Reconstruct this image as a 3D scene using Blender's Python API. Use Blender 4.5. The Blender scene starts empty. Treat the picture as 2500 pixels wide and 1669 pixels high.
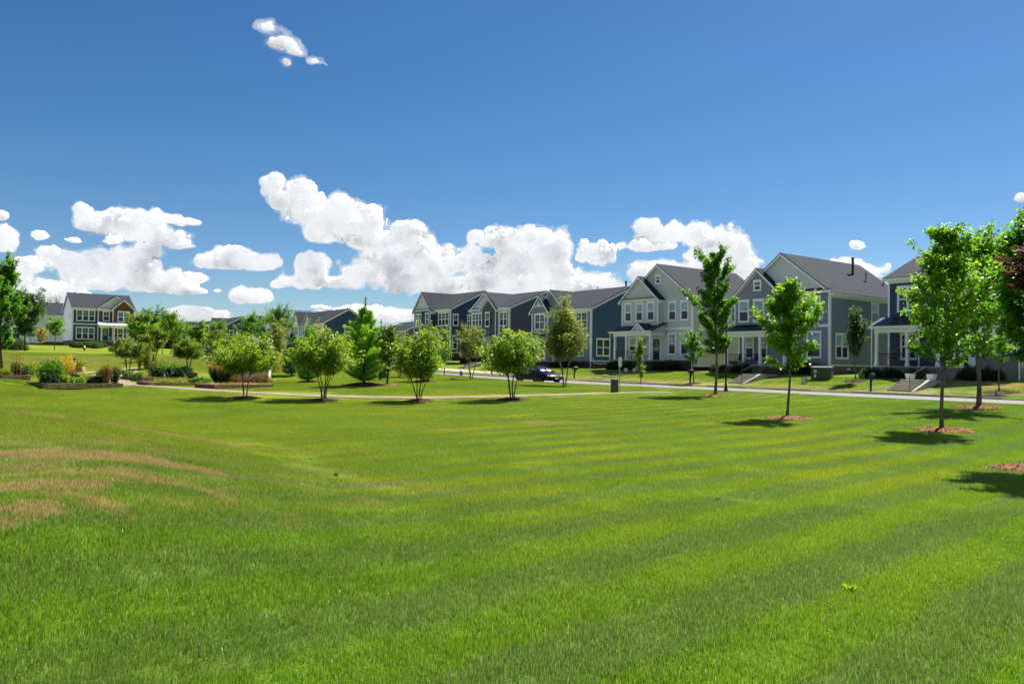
import bpy, math, random
import numpy as np
from mathutils import Vector, Matrix

S = bpy.context.scene
COL = S.collection
rnd = random.Random(7)

# ------------------------------------------------------------------ camera
F, ROLL, EYE = 1900.0, 0.015, 1.75            # focal length in photo pixels, camera roll, eye height
PITCH = math.atan((884 - 834.5) / F)
cam_d = bpy.data.cameras.new('camera')
cam = bpy.data.objects.new('camera', cam_d)
COL.objects.link(cam)
cam_d.sensor_width = 36.0
cam_d.lens = 36.0 * F / 2500.0
cam_d.clip_start, cam_d.clip_end = 0.1, 6000
cam.matrix_world = (Matrix.Translation((0, 0, EYE)) @ Matrix.Rotation(math.pi / 2 + PITCH, 4, 'X')
                    @ Matrix.Rotation(ROLL, 4, 'Z'))
S.camera = cam

# ------------------------------------------------------------------ sun and sky
SUN_AZ, SUN_EL = math.radians(43), math.radians(56)     # azimuth clockwise from +Y (into the picture)
SKY_STRENGTH, SUN_STRENGTH, EXPOSURE = 0.052, 4.9, 1.12
S.view_settings.view_transform = 'Standard'
S.view_settings.look = 'None'
S.view_settings.gamma = 1.0
S.view_settings.use_curve_mapping = False
S.view_settings.exposure = EXPOSURE
S.render.engine = 'CYCLES'
S.cycles.use_denoising = True
S.cycles.max_bounces = 6
S.cycles.diffuse_bounces = 3
S.cycles.glossy_bounces = 3
S.cycles.transmission_bounces = 3
S.cycles.transparent_max_bounces = 8
S.cycles.use_adaptive_sampling = True
S.cycles.adaptive_threshold = 0.015
S.render.film_transparent = False

sun_d = bpy.data.lights.new('sun', 'SUN')
sun_d.energy, sun_d.angle, sun_d.color = SUN_STRENGTH, math.radians(0.53), (1.0, 0.95, 0.86)
sun = bpy.data.objects.new('sun', sun_d)
COL.objects.link(sun)
_sd = Vector((math.sin(SUN_AZ) * math.cos(SUN_EL), math.cos(SUN_AZ) * math.cos(SUN_EL), math.sin(SUN_EL)))
sun.rotation_euler = _sd.to_track_quat('Z', 'Y').to_euler()
sun.location = _sd * 60


class NT:
    """thin wrapper round a node tree"""
    def __init__(s, nt):
        s.nt = nt
    def n(s, typ, **kw):
        nd = s.nt.nodes.new(typ)
        for k, v in kw.items():
            if k == 'inp':
                for i, val in v.items():
                    s.set(nd.inputs[i], val)
            else:
                setattr(nd, k, v)
        return nd
    def set(s, sock, val):
        if isinstance(val, bpy.types.NodeSocket):
            s.nt.links.new(val, sock)
        else:
            sock.default_value = val
    def m(s, op, a, b=0.0, c=0.0, clamp=False):
        nd = s.n('ShaderNodeMath', operation=op, use_clamp=clamp)
        for i, v in enumerate((a, b, c)):
            s.set(nd.inputs[i], v)
        return nd.outputs[0]
    def vm(s, op, a, b=(0, 0, 0), out=0):
        nd = s.n('ShaderNodeVectorMath', operation=op)
        s.set(nd.inputs[0], a); s.set(nd.inputs[1], b)
        return nd.outputs[out]
    def smooth(s, v, lo, hi, a=0.0, b=1.0):
        nd = s.n('ShaderNodeMapRange', interpolation_type='SMOOTHSTEP')
        for i, x in enumerate((v, lo, hi, a, b)):
            s.set(nd.inputs[i], x)
        return nd.outputs[0]
    def mix(s, f, a, b, blend='MIX'):
        nd = s.n('ShaderNodeMix', data_type='RGBA', blend_type=blend)
        s.set(nd.inputs[0], f)
        s.set(nd.inputs[6], a if isinstance(a, bpy.types.NodeSocket) else (*a, 1))
        s.set(nd.inputs[7], b if isinstance(b, bpy.types.NodeSocket) else (*b, 1))
        return nd.outputs[2]
    def noise(s, vec, scale, detail=4, rough=0.55, dist=0.0):
        nd = s.n('ShaderNodeTexNoise')
        s.set(nd.inputs['Vector'], vec)
        nd.inputs['Scale'].default_value = scale
        nd.inputs['Detail'].default_value = detail
        nd.inputs['Roughness'].default_value = rough
        nd.inputs['Distortion'].default_value = dist
        return nd.outputs[0]
    def ell(s, vec, cx, cy, rx, ry, rot=0.0):
        """normalised distance from an ellipse's centre"""
        mp = s.n('ShaderNodeMapping', vector_type='TEXTURE')
        s.set(mp.inputs[0], vec)
        mp.inputs['Location'].default_value = (cx, cy, 0)
        mp.inputs['Rotation'].default_value = (0, 0, rot)
        mp.inputs['Scale'].default_value = (rx, ry, 1e6)
        return s.vm('LENGTH', mp.outputs[0], out=1)


def ray(px, py):
    """direction (x, 1, z) of a photo pixel, used to read positions off the photograph"""
    x, y = px - 1250, py - 834.5
    x, y = x * math.cos(ROLL) + y * math.sin(ROLL), -x * math.sin(ROLL) + y * math.cos(ROLL)
    fy = F * math.cos(PITCH) + y * math.sin(PITCH)
    fz = F * math.sin(PITCH) - y * math.cos(PITCH)
    return x / fy, 1.0, fz / fy


def P(px, py, d):
    r = ray(px, py)
    return Vector((r[0] * d, d, EYE + r[2] * d))


def build_world():
    w = bpy.data.worlds.new('World'); w.use_nodes = True
    w.node_tree.nodes.clear()
    t = NT(w.node_tree)
    sky = t.n('ShaderNodeTexSky', sky_type='NISHITA', sun_disc=False)
    sky.sun_elevation, sky.sun_rotation = SUN_EL, SUN_AZ
    sky.altitude, sky.air_density, sky.dust_density, sky.ozone_density = 600, 0.95, 0.5, 4.2
    hs = t.n('ShaderNodeHueSaturation', inp={'Saturation': 1.25, 'Value': 0.92, 'Color': sky.outputs[0]})
    bg = t.n('ShaderNodeBackground', inp={0: hs.outputs[0], 1: SKY_STRENGTH})
    out = t.n('ShaderNodeOutputWorld')
    w.node_tree.links.new(bg.outputs[0], out.inputs[0])
    S.world = w


build_world()

# ------------------------------------------------------------------ helpers
def tag(o, label=None, cat=None, group=None, kind=None):
    if label: o['label'] = label
    if cat: o['category'] = cat
    if group: o['group'] = group
    if kind: o['kind'] = kind
    return o


def empty(name, loc=(0, 0, 0), rz=0.0, label=None, cat=None, group=None):
    o = bpy.data.objects.new(name, None)
    COL.objects.link(o)
    o.location = loc; o.rotation_euler = (0, 0, rz); o.empty_display_size = 0.3
    return tag(o, label, cat, group)


def link(name, me, mat=None, parent=None):
    o = bpy.data.objects.new(name, me)
    COL.objects.link(o)
    if mat is not None and not me.materials:
        me.materials.append(mat)
    if parent is not None:
        o.parent = parent
    return o


def copy_tree(o, parent=None):
    c = o.copy(); COL.objects.link(c); c.parent = parent
    for ch in list(o.children):
        copy_tree(ch, c)
    return c


def mesh_np(name, V, Fq, smooth=False, attr=None):
    """mesh from an N x 3 array and an M x k face array"""
    V = np.asarray(V, dtype=np.float32); Fq = np.asarray(Fq, dtype=np.int32)
    me = bpy.data.meshes.new(name)
    k = Fq.shape[1]
    me.vertices.add(len(V)); me.vertices.foreach_set('co', V.ravel())
    me.loops.add(Fq.size); me.loops.foreach_set('vertex_index', Fq.ravel())
    me.polygons.add(len(Fq)); me.polygons.foreach_set('loop_start', np.arange(0, Fq.size, k, dtype=np.int32))
    if smooth:
        me.polygons.foreach_set('use_smooth', np.ones(len(Fq), dtype=bool))
    if attr is not None:
        for an, av in attr.items():
            a = me.attributes.new(an, 'FLOAT', 'FACE'); a.data.foreach_set('value', np.asarray(av, dtype=np.float32))
    me.update(calc_edges=True)
    return me


class MB:
    """collects faces; build() makes ONE mesh object"""
    def __init__(s):
        s.v, s.f = [], []
    def add(s, vs, fs):
        b = len(s.v); s.v += [tuple(v) for v in vs]; s.f += [tuple(i + b for i in f) for f in fs]
        return s
    def box(s, x0, x1, y0, y1, z0, z1):
        v = [(x, y, z) for z in (z0, z1) for y in (y0, y1) for x in (x0, x1)]
        return s.add(v, [(0, 2, 3, 1), (4, 5, 7, 6), (0, 1, 5, 4), (2, 6, 7, 3), (0, 4, 6, 2), (1, 3, 7, 5)])
    def hexa(s, a, b):
        """bottom ring a (4 points) and top ring b"""
        return s.add(list(a) + list(b), [(3, 2, 1, 0), (4, 5, 6, 7), (0, 1, 5, 4), (1, 2, 6, 5), (2, 3, 7, 6), (3, 0, 4, 7)])
    def extrude(s, poly, off):
        n = len(poly); off = Vector(off)
        a = [Vector(p) for p in poly]; b = [p + off for p in a]
        return s.add(a + b, [tuple(range(n))[::-1], tuple(range(n, 2 * n))] + [(i, (i + 1) % n, n + (i + 1) % n, n + i) for i in range(n)])
    def plate(s, A, B, h, n, t):
        """board whose top edge runs A to B, h deep, t thick along n"""
        A, B, n = Vector(A), Vector(B), Vector(n); dz = Vector((0, 0, -h))
        return s.extrude([A, B, B + dz, A + dz], n * t)
    def tube(s, pts, rad, n=8, cap=True):
        pts = [Vector(p) for p in pts]
        if not isinstance(rad, (list, tuple)): rad = [rad] * len(pts)
        rings = []
        for i, p in enumerate(pts):
            d = (pts[min(i + 1, len(pts) - 1)] - pts[max(i - 1, 0)]).normalized()
            a = d.cross(Vector((0, 0, 1)) if abs(d.z) < .95 else Vector((1, 0, 0))).normalized(); b = d.cross(a)
            rings.append([p + (a * math.cos(2 * math.pi * k / n) + b * math.sin(2 * math.pi * k / n)) * rad[i] for k in range(n)])
        v = [q for r in rings for q in r]; f = []
        for i in range(len(pts) - 1):
            for k in range(n):
                f.append((i * n + k, i * n + (k + 1) % n, (i + 1) * n + (k + 1) % n, (i + 1) * n + k))
        if cap:
            f += [tuple(range(n))[::-1], tuple((len(pts) - 1) * n + k for k in range(n))]
        return s.add(v, f)
    def lathe(s, prof, n=16, c=(0, 0, 0)):
        v = []; f = []
        for r, z in prof:
            for k in range(n):
                a = 2 * math.pi * k / n
                v.append((c[0] + r * math.cos(a), c[1] + r * math.sin(a), c[2] + z))
        for i in range(len(prof) - 1):
            for k in range(n):
                f.append((i * n + k, i * n + (k + 1) % n, (i + 1) * n + (k + 1) % n, (i + 1) * n + k))
        f += [tuple(range(n))[::-1], tuple((len(prof) - 1) * n + k for k in range(n))]
        return s.add(v, f)
    def mesh(s, name, smooth=False):
        me = bpy.data.meshes.new(name); me.from_pydata(s.v, [], s.f); me.update()
        if smooth:
            me.polygons.foreach_set('use_smooth', np.ones(len(me.polygons), dtype=bool))
        return me
    def build(s, name, mat, parent=None, smooth=False, bevel=0.0):
        o = link(name, s.mesh(name, smooth), mat, parent)
        if bevel:
            b = o.modifiers.new('bevel', 'BEVEL'); b.width = bevel; b.segments = 2; b.limit_method = 'ANGLE'
        return o


_PERM = np.random.RandomState(5).rand(4096).astype(np.float32)
def vnoise(p):
    """value noise on N x 3 points, 0..1"""
    i = np.floor(p).astype(np.int64); f = (p - i).astype(np.float32); f = f * f * (3 - 2 * f)
    def h(a, b, c):
        return _PERM[(a * 73856093 ^ b * 19349663 ^ c * 83492791) & 4095]
    x, y, z = i[:, 0], i[:, 1], i[:, 2]; fx, fy, fz = f[:, 0], f[:, 1], f[:, 2]
    c00 = h(x, y, z) * (1 - fx) + h(x + 1, y, z) * fx
    c10 = h(x, y + 1, z) * (1 - fx) + h(x + 1, y + 1, z) * fx
    c01 = h(x, y, z + 1) * (1 - fx) + h(x + 1, y, z + 1) * fx
    c11 = h(x, y + 1, z + 1) * (1 - fx) + h(x + 1, y + 1, z + 1) * fx
    return (c00 * (1 - fy) + c10 * fy) * (1 - fz) + (c01 * (1 - fy) + c11 * fy) * fz


def fbm(p, octaves=5, gain=0.55, billow=False):
    s = np.zeros(len(p), np.float32); a = 1.0; tot = 0.0
    for k in range(octaves):
        n = vnoise(p * (2.03 ** k) + k * 17.3)
        s += a * (np.abs(2 * n - 1) if billow else n); tot += a; a *= gain
    return s / tot


def pmat(name, col, rough=0.65, spec=0.3, metal=0.0, var=0.0, vscale=1.5, bump=0.0, bscale=40.0, coat=0.0):
    """procedural Principled material: colour, wear noise and fine relief"""
    m = bpy.data.materials.new(name); m.use_nodes = True
    t = NT(m.node_tree); b = m.node_tree.nodes['Principled BSDF']
    b.inputs['Base Color'].default_value = (*col, 1)
    b.inputs['Roughness'].default_value = rough
    b.inputs['Specular IOR Level'].default_value = spec
    b.inputs['Metallic'].default_value = metal
    b.inputs['Coat Weight'].default_value = coat
    pos = t.n('ShaderNodeNewGeometry').outputs['Position']
    if var:
        f = t.noise(pos, vscale, 6, 0.6)
        f2 = t.smooth(f, 0.3, 0.7, 1 - var, 1 + var)
        c = t.n('ShaderNodeMix', data_type='RGBA', blend_type='MULTIPLY', inp={0: 1.0, 6: (*col, 1)})
        cc = t.n('ShaderNodeCombineXYZ', inp={0: f2, 1: f2, 2: f2})
        m.node_tree.links.new(cc.outputs[0], c.inputs[7])
        m.node_tree.links.new(c.outputs[2], b.inputs['Base Color'])
        r2 = t.smooth(f, 0.3, 0.7, max(rough - .08, 0), min(rough + .08, 1))
        m.node_tree.links.new(r2, b.inputs['Roughness'])
    if bump:
        bn = t.n('ShaderNodeBump', inp={'Strength': bump, 'Distance': 0.02, 'Height': t.noise(pos, bscale, 4, 0.6)})
        m.node_tree.links.new(bn.outputs[0], b.inputs['Normal'])
    return m
# cumulus clouds: each row cx, cy, rx, ry, rotation (photo pixels, turned into azimuth and elevation)
def _za(rows):
    return [(X * .5321, 400 + Y * .5321, a * .5321, b * .5321, 0) for X, Y, a, b in rows]
def _zb(rows):
    return [(1250 + X * .5321, 400 + Y * .5321, a * .5321, b * .5321, 0) for X, Y, a, b in rows]
CLOUDS = _za([(1270, 140, 48, 58), (1300, 205, 52, 48), (1390, 170, 74, 66), (1430, 250, 120, 86), (1550, 285, 140, 96),
    (1670, 290, 104, 80), (1750, 370, 130, 76), (1840, 355, 94, 74), (1910, 420, 130, 90), (2000, 480, 124, 84),
    (2080, 560, 140, 62), (1800, 470, 170, 80), (1890, 545, 170, 60), (1440, 510, 80, 68), (1440, 560, 100, 44),
    (1560, 565, 100, 38), (1650, 515, 80, 48), (400, 245, 42, 46), (480, 285, 88, 54), (600, 280, 118, 78),
    (690, 262, 58, 58), (710, 318, 118, 52), (800, 345, 66, 32), (520, 350, 40, 28), (780, 238, 62, 32), (865, 266, 44, 18),
    (230, 405, 52, 30), (300, 465, 78, 56), (390, 515, 100, 64), (490, 490, 100, 76), (610, 460, 118, 76), (665, 395, 58, 50),
    (650, 525, 185, 62), (785, 545, 96, 42), (470, 562, 130, 36), (960, 458, 68, 40), (1070, 446, 98, 56), (1180, 455, 90, 46),
    (1232, 450, 50, 34), (190, 330, 40, 22), (335, 350, 38, 16), (905, 522, 54, 24), (925, 585, 34, 13), (1000, 582, 22, 12),
    (1275, 550, 30, 24), (1160, 608, 106, 44), (900, 690, 130, 34), (1700, 685, 240, 36), (1480, 660, 44, 14),
    (5, 240, 26, 26), (25, 340, 46, 62), (125, 465, 96, 42), (60, 525, 110, 48), (200, 580, 160, 56), (80, 620, 130, 48),
    (2180, 325, 48, 36), (2290, 338, 104, 62), (2165, 450, 96, 74), (2230, 530, 116, 66), (2335, 440, 76, 94), (2310, 570, 110, 46)]) + \
    _zb([(90, 330, 116, 66), (180, 380, 86, 86), (60, 440, 126, 104), (180, 480, 126, 66), (300, 550, 160, 64), (60, 560, 160, 54),
    (430, 540, 110, 72), (480, 580, 130, 54), (380, 415, 88, 54), (640, 298, 72, 54), (615, 378, 112, 30), (740, 320, 78, 62),
    (845, 330, 88, 68), (930, 380, 104, 76), (1000, 390, 76, 84), (1030, 480, 86, 94), (880, 420, 96, 54), (655, 505, 116, 66),
    (760, 515, 116, 66), (900, 505, 126, 76), (1065, 520, 76, 64), (1540, 462, 78, 40), (1625, 498, 88, 46), (1590, 376, 32, 21),
    (2345, 155, 30, 24)]) + \
    [(655, 78, 34, 24, .5), (684, 112, 44, 26, .4), (722, 126, 48, 20, .1), (768, 140, 38, 22, .2), (700, 150, 22, 18, 0)]




# ------------------------------------------------------------------ clouds
def surface_net(f, origin, h):
    """mesh of the zero level of a 3-D array (inside > 0)"""
    ins = f > 0
    nx, ny, nz = f.shape
    cnt = np.zeros((nx - 1, ny - 1, nz - 1), np.float32); acc = np.zeros((nx - 1, ny - 1, nz - 1, 3), np.float32)
    corners = [(i, j, k) for i in (0, 1) for j in (0, 1) for k in (0, 1)]
    def sub(a, c):
        return a[c[0]:nx - 1 + c[0], c[1]:ny - 1 + c[1], c[2]:nz - 1 + c[2]]
    for a in corners:
        for ax in range(3):
            if a[ax]: continue
            b = list(a); b[ax] = 1
            fa, fb = sub(f, a), sub(f, b)
            cr = sub(ins, a) != sub(ins, b)
            tt = np.where(cr, fa / np.where(cr, fa - fb, 1), 0)
            cnt += cr
            for q in range(3):
                acc[..., q] += np.where(cr, a[q] + (tt if q == ax else 0), 0)
    use = cnt > 0
    idx = -np.ones(use.shape, np.int32); idx[use] = np.arange(use.sum())
    cells = np.argwhere(use)
    V = (cells + acc[use] / cnt[use][:, None]) * h + np.asarray(origin)
    quads = []
    for ax in range(3):
        o1, o2 = [(1, 2), (2, 0), (0, 1)][ax]
        sl = [slice(1, -1)] * 3; sl[ax] = slice(0, -1)
        sh = [slice(1, -1)] * 3; sh[ax] = slice(1, None)
        a, b = ins[tuple(sl)], ins[tuple(sh)]
        e = np.argwhere(a != b)
        if not len(e): continue
        flip = a[tuple(e.T)]
        base = e.copy(); base[:, o1] += 1; base[:, o2] += 1
        def g(d1, d2):
            c = base.copy(); c[:, o1] -= d1; c[:, o2] -= d2
            return idx[tuple(c.T)]
        q = np.stack([g(1, 1), g(0, 1), g(0, 0), g(1, 0)], 1)
        q[~flip] = q[~flip][:, ::-1]
        quads.append(q)
    return V, np.concatenate(quads)


def cloud_material():
    m = bpy.data.materials.new('cloud_white'); m.use_nodes = True
    b = m.node_tree.nodes['Principled BSDF']
    b.inputs['Base Color'].default_value = (0.82, 0.82, 0.82, 1)
    b.inputs['Roughness'].default_value = 1.0
    b.inputs['Specular IOR Level'].default_value = 0.0
    b.inputs['Subsurface Weight'].default_value = 1.0
    b.inputs['Subsurface Radius'].default_value = (1.0, 1.0, 1.0)
    b.inputs['Subsurface Scale'].default_value = 45.0
    b.inputs['Emission Color'].default_value = (0.93, 0.95, 1.0, 1)      # skylight scattered many times inside the cloud
    b.inputs['Emission Strength'].default_value = 0.12
    return m


def wisp_material(amax):
    m = bpy.data.materials.new('cloud_wisp'); m.use_nodes = True
    nt = m.node_tree; nt.nodes.clear(); t = NT(nt)
    pos = t.n('ShaderNodeNewGeometry').outputs['Position']
    f = t.smooth(t.noise(pos, 0.008, 5, 0.60), 0.30, 0.66, 0.0, amax)
    a = t.n('ShaderNodeEmission', inp={0: (.95, .97, 1, 1), 1: .45}).outputs[0]      # thin cloud glowing with scattered sunlight
    x = t.n('ShaderNodeMixShader', inp={0: f, 1: t.n('ShaderNodeBsdfTransparent').outputs[0], 2: a}).outputs[0]
    nt.links.new(x, t.n('ShaderNodeOutputMaterial').inputs[0])
    return m


CLOUD_DIST = 2400.0
CLOUD_NAMES = {}
def build_clouds():
    mat, wmats = cloud_material(), (wisp_material(.38), wisp_material(.28), wisp_material(.20))
    E = [(cx, cy, rx, ry) for cx, cy, rx, ry, _ in CLOUDS]
    par = list(range(len(E)))
    def find(i):
        while par[i] != i: i = par[i]
        return i
    for i in range(len(E)):
        for j in range(i):
            a, b = E[i], E[j]
            if math.hypot((a[0] - b[0]) / (a[2] + b[2]), (a[1] - b[1]) / (a[3] + b[3])) < .8:
                par[find(i)] = find(j)
    groups = {}
    for i in range(len(E)): groups.setdefault(find(i), []).append(E[i])
    k = CLOUD_DIST / F
    for gi, (key, es) in enumerate(groups.items()):
        cx = sum(e[0] * e[2] for e in es) / sum(e[2] for e in es); cy = sum(e[1] * e[2] for e in es) / sum(e[2] for e in es)
        dist = CLOUD_DIST * (1 + .16 * ((gi * .618) % 1))
        s = dist / F
        X0, X1 = min(e[0] - 1.35 * e[2] for e in es), max(e[0] + 1.35 * e[2] for e in es)
        h = min(2.8, max(1.4, (X1 - X0) / 60))
        X0, X1 = min(e[0] - 1.35 * e[2] for e in es), max(e[0] + 1.35 * e[2] for e in es)
        Y0, Y1 = min(e[1] - 1.35 * e[3] for e in es), max(e[1] + 1.35 * e[3] for e in es)
        Z = max(.75 * e[3] + .3 * e[2] for e in es) * 1.35
        xs, ys, zs = np.arange(X0, X1, h), np.arange(Y0, Y1, h), np.arange(-Z, Z, h)
        gx, gy, gz = np.meshgrid(xs, ys, zs, indexing='ij')
        d = np.full(gx.shape, 9.0, np.float32); sz = np.full(gx.shape, 30.0, np.float32)
        for n, e in enumerate(es):
            rz = .75 * e[3] + .3 * e[2]; oz = (((n * 7 + gi) * .37) % 1 - .5) * .5 * e[3]
            low = np.where(gy > e[1], 1.25, 1.0)          # flatter underside
            q = np.sqrt(((gx - e[0]) / e[2]) ** 2 + ((gy - e[1]) / e[3] * low) ** 2 + ((gz - oz) / rz) ** 2)
            d = np.minimum(d, q.astype(np.float32))
        f = 1.0 - d
        near = np.abs(f) < .75
        p = np.stack([gx[near], gy[near], gz[near]], 1).astype(np.float32) + gi * 131.7
        big = 1.0 if X1 - X0 > 140 else .55
        n1 = fbm(p / (70.0 * big), 3, .5) - .5
        q = p + 14 * big * (fbm(p / (40.0 * big), 2) - .5)[:, None]
        n2 = fbm(q / (46.0 * big), 5, .56, billow=True) - .40
        wisp = fbm(p / (13.0 * big), 3, .6) - .5
        f[near] += .75 * n1 + 1.35 * n2 + .16 * wisp + .04 - (.46 if cy < 200 else 0)
        for ax in range(3):                                # closed at the box faces
            sl = [slice(None)] * 3
            for e in (0, -1):
                sl[ax] = e; f[tuple(sl)] = -1
        if not (f > 0).any(): continue
        c = P(cx, cy, 1.0) - Vector((0, 0, EYE)); fw = Vector((c.x, c.y, 0)).normalized(); rt = Vector((fw.y, -fw.x, 0))
        # local frame of the cloud: right, up, away
        loc = Vector((0, 0, EYE)) + c.normalized() * dist
        el = math.atan2(c.z, math.hypot(c.x, c.y))
        up = Vector((-fw.x * math.sin(el), -fw.y * math.sin(el), math.cos(el))); aw = c.normalized()
        rt2 = rt * math.cos(ROLL) - up * math.sin(ROLL); up2 = up * math.cos(ROLL) + rt * math.sin(ROLL)
        sc = s * math.hypot(1, math.hypot(c.x, c.z)) ** -1      # keeps the angular size off the axis
        def place(level, k=1):
            fk = f[::k, ::k, ::k] + level
            for ax in range(3):
                for e in (0, -1):
                    sl = [slice(None)] * 3; sl[ax] = e; fk[tuple(sl)] = -1
            V, Q = surface_net(fk, (X0, Y0, -Z), h * k)
            return np.outer((V[:, 0] - cx) * sc, rt2) + np.outer(-(V[:, 1] - cy) * sc, up2) + np.outer(V[:, 2] * sc, aw), Q
        W, Q = place(0.0)
        o = link('cloud', mesh_np('cloud', W, Q, smooth=True), mat); o.location = loc
        for lev, wm in zip((.05, .12, .20) if cy > 200 else (.14, .28, .40), wmats):
            W, Q = place(lev, 1 if lev < .06 and X1 - X0 < 700 else 2)
            link('wisp', mesh_np('wisp', W, Q, smooth=True), wm, o)
        CLOUD_OBJ.append((cx, cy, X1 - X0, o))


CLOUD_OBJ = []
build_clouds()
CLOUD_LABELS = [(1089, 637, 'huge white cumulus bank rising behind the far houses'), (313, 623, 'large double cumulus above the brick house'), (277, 586, 'narrow scrap of cloud under the upper left cumulus'),
    (460, 542, 'thin wisp trailing from the upper left cumulus'), (122, 616, 'small cloud joining the left cumulus bank'), (588, 640, 'medium flat cumulus alone between the two big banks'),
    (101, 576, 'tiny round cloud left of the upper cumulus'), (178, 586, 'tiny flat cloud under the upper left cumulus'), (482, 678, 'slanting wisp below the medium flat cumulus'),
    (492, 711, 'tiny low cloud left of another tiny one'), (532, 710, 'tiniest low cloud below the medium flat cumulus'), (678, 693, 'small puff left of the huge bank'),
    (617, 724, 'low pale cloud above the tall upright tree'), (479, 767, 'faint low cloud above the far white house'), (905, 764, 'long low cloud behind the tall soft pine'), (788, 751, 'tiny cloud low above the duplex roof'),
    (3, 528, 'scrap of cloud high at the left edge'), (13, 581, 'upright cloud cut by the left edge'), (65, 696, 'broad pale cloud low behind the left edge tree'), (1452, 621, 'small detached cumulus above the teal house'),
    (1704, 630, 'tall cumulus behind the pale grey house and maple'), (1577, 601, 'thin flat cloud beside the tall cumulus'), (2093, 656, 'low cumulus behind the grey house vent pipe'),
    (2096, 600, 'tiny cloud above the grey house roof'), (2498, 482, 'scrap of cloud at the right edge'), (708, 120, 'small wispy cloud alone high in the blue sky')]
for cx, cy, _, o in CLOUD_OBJ:
    lab = min(CLOUD_LABELS, key=lambda q: math.hypot(q[0] - cx, q[1] - cy))[2]
    tag(o, lab, 'cloud', 'scattered cumulus clouds')


def unseen_fill_clouds():
    """unseen cumulus added round the rest of the sky as fill light, one mass"""
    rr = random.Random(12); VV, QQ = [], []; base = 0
    for k in range(62):  # out of view, added to brighten the shaded house fronts
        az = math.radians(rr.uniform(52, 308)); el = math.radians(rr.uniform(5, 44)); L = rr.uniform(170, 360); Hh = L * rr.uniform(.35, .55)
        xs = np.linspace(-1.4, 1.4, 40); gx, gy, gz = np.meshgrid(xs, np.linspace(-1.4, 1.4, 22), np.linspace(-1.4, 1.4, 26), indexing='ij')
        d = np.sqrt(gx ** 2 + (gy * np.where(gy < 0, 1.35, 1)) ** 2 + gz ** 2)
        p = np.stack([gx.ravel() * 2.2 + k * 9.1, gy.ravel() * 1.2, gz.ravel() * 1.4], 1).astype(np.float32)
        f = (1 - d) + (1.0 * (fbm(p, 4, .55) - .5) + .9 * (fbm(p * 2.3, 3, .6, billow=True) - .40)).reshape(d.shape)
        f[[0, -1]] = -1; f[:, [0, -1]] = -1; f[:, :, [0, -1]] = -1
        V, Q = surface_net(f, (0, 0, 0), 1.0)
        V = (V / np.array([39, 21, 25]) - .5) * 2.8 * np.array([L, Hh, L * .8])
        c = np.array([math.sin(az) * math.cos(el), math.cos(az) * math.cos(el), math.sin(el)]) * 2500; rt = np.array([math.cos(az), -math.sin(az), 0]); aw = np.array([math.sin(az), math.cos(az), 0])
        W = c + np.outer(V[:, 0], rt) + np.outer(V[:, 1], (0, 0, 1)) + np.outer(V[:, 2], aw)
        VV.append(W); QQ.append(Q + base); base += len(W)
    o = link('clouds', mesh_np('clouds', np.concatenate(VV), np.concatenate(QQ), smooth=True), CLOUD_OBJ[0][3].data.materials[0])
    tag(o, 'unseen white cumulus added round the sky as fill light', 'clouds', kind='stuff')


unseen_fill_clouds()


# ------------------------------------------------------------------ terrain
UX, UY = .8045, .5940                 # unit vector from the green across the road to the row of houses (u); v runs along the road
def uv(x, y): return UX * x + UY * y, -UY * x + UX * y
def xy(u, v): return u * UX - v * UY, u * UY + v * UX
ROW = math.atan2(-UX, UY)             # a house of the row: local x to its right, local y to its back
GREEN = math.atan2(UY, UX)            # a house facing the green from the far left

U0, U1 = 40.0, 48.4                   # kerb lines of the road
def road_z(v):
    return np.interp(v, [-400, 50, 70, 84, 130, 200, 320], [.05, .05, .20, .50, 1.2, 1.9, 2.4])

CTRL = [(2305, 1052, 25), (1925, 1022, 29), (1745, 967, 45), (2385, 996, 33), (2512, 1148, 15.7), (598, 972, 40), (790, 978, 40),
        (1022, 980, 40), (1250, 976, 40), (1378, 943, 56), (105, 952, 45), (300, 945, 47), 
         (800, 1200, 10.8), (1250, 1669, 4.25), (2500, 1669, 4.4),
        (2400, 1330, 8.3), (1600, 1200, 11.5), (890, 940, 50), (1502, 958, 46.5), (520, 925, 62), (660, 915, 66), (1040, 932, 54),
        (0, 930, 44), (180, 905, 62), (100, 872, 80), (300, 868, 88), (460, 892, 66), (417, 865, 100), (483, 876, 82), (1180, 1040, 24), (700, 1030, 26),
        (2000, 1085, 21)]
XYZ = [(0, 0, 0), (0, -30, .1), (30, -20, .1), (-30, -10, 0), (60, 0, -.1), (-14, 20, -.15), (-9, 13, -.1), (-6, 8, 0), (-20, 30, -.25), (-4, 15, -.2)]
for (u, v, z) in [(55, 10, .8), (60, 10, .95), (60, 30, 1.1), (60, 45, 1.15), (60, 60, 1.15), (60, 75, 1.25), (60, 90, 1.6), (60, 105, 2.1), (60, 145, 2.5),
                  (60, 215, 3.2), (60, 300, 3.6), (75, 40, 1.3), (75, 100, 2.2), (75, 0, 1.0), (110, 40, 1.6), (110, 150, 3), (110, -40, 1.0), (160, 90, 3),
                  (18, 150, 3.35), (30, 152, 3.3), (8, 150, 3.3), (18, 175, 3.6), (40, 130, 2.0), (-30, 160, 4), (-60, 60, 1.5), (52, -20, .7), (35, -30, .1),
                  (200, 0, 2), (0, 300, 5), (-150, 0, 2), (-150, 200, 5), (100, 320, 5), (240, 240, 5), (10, 130, 2.6), (-20, 120, 2.6)]:
    XYZ.append((*xy(u, v), z))
for c in CTRL:
    XYZ.append(tuple(P(*c)))
XYZ = np.array(XYZ)
_n = len(XYZ)
def _tps(r): return np.where(r > 1e-6, r * r * np.log(np.maximum(r, 1e-6)), 0)
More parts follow.
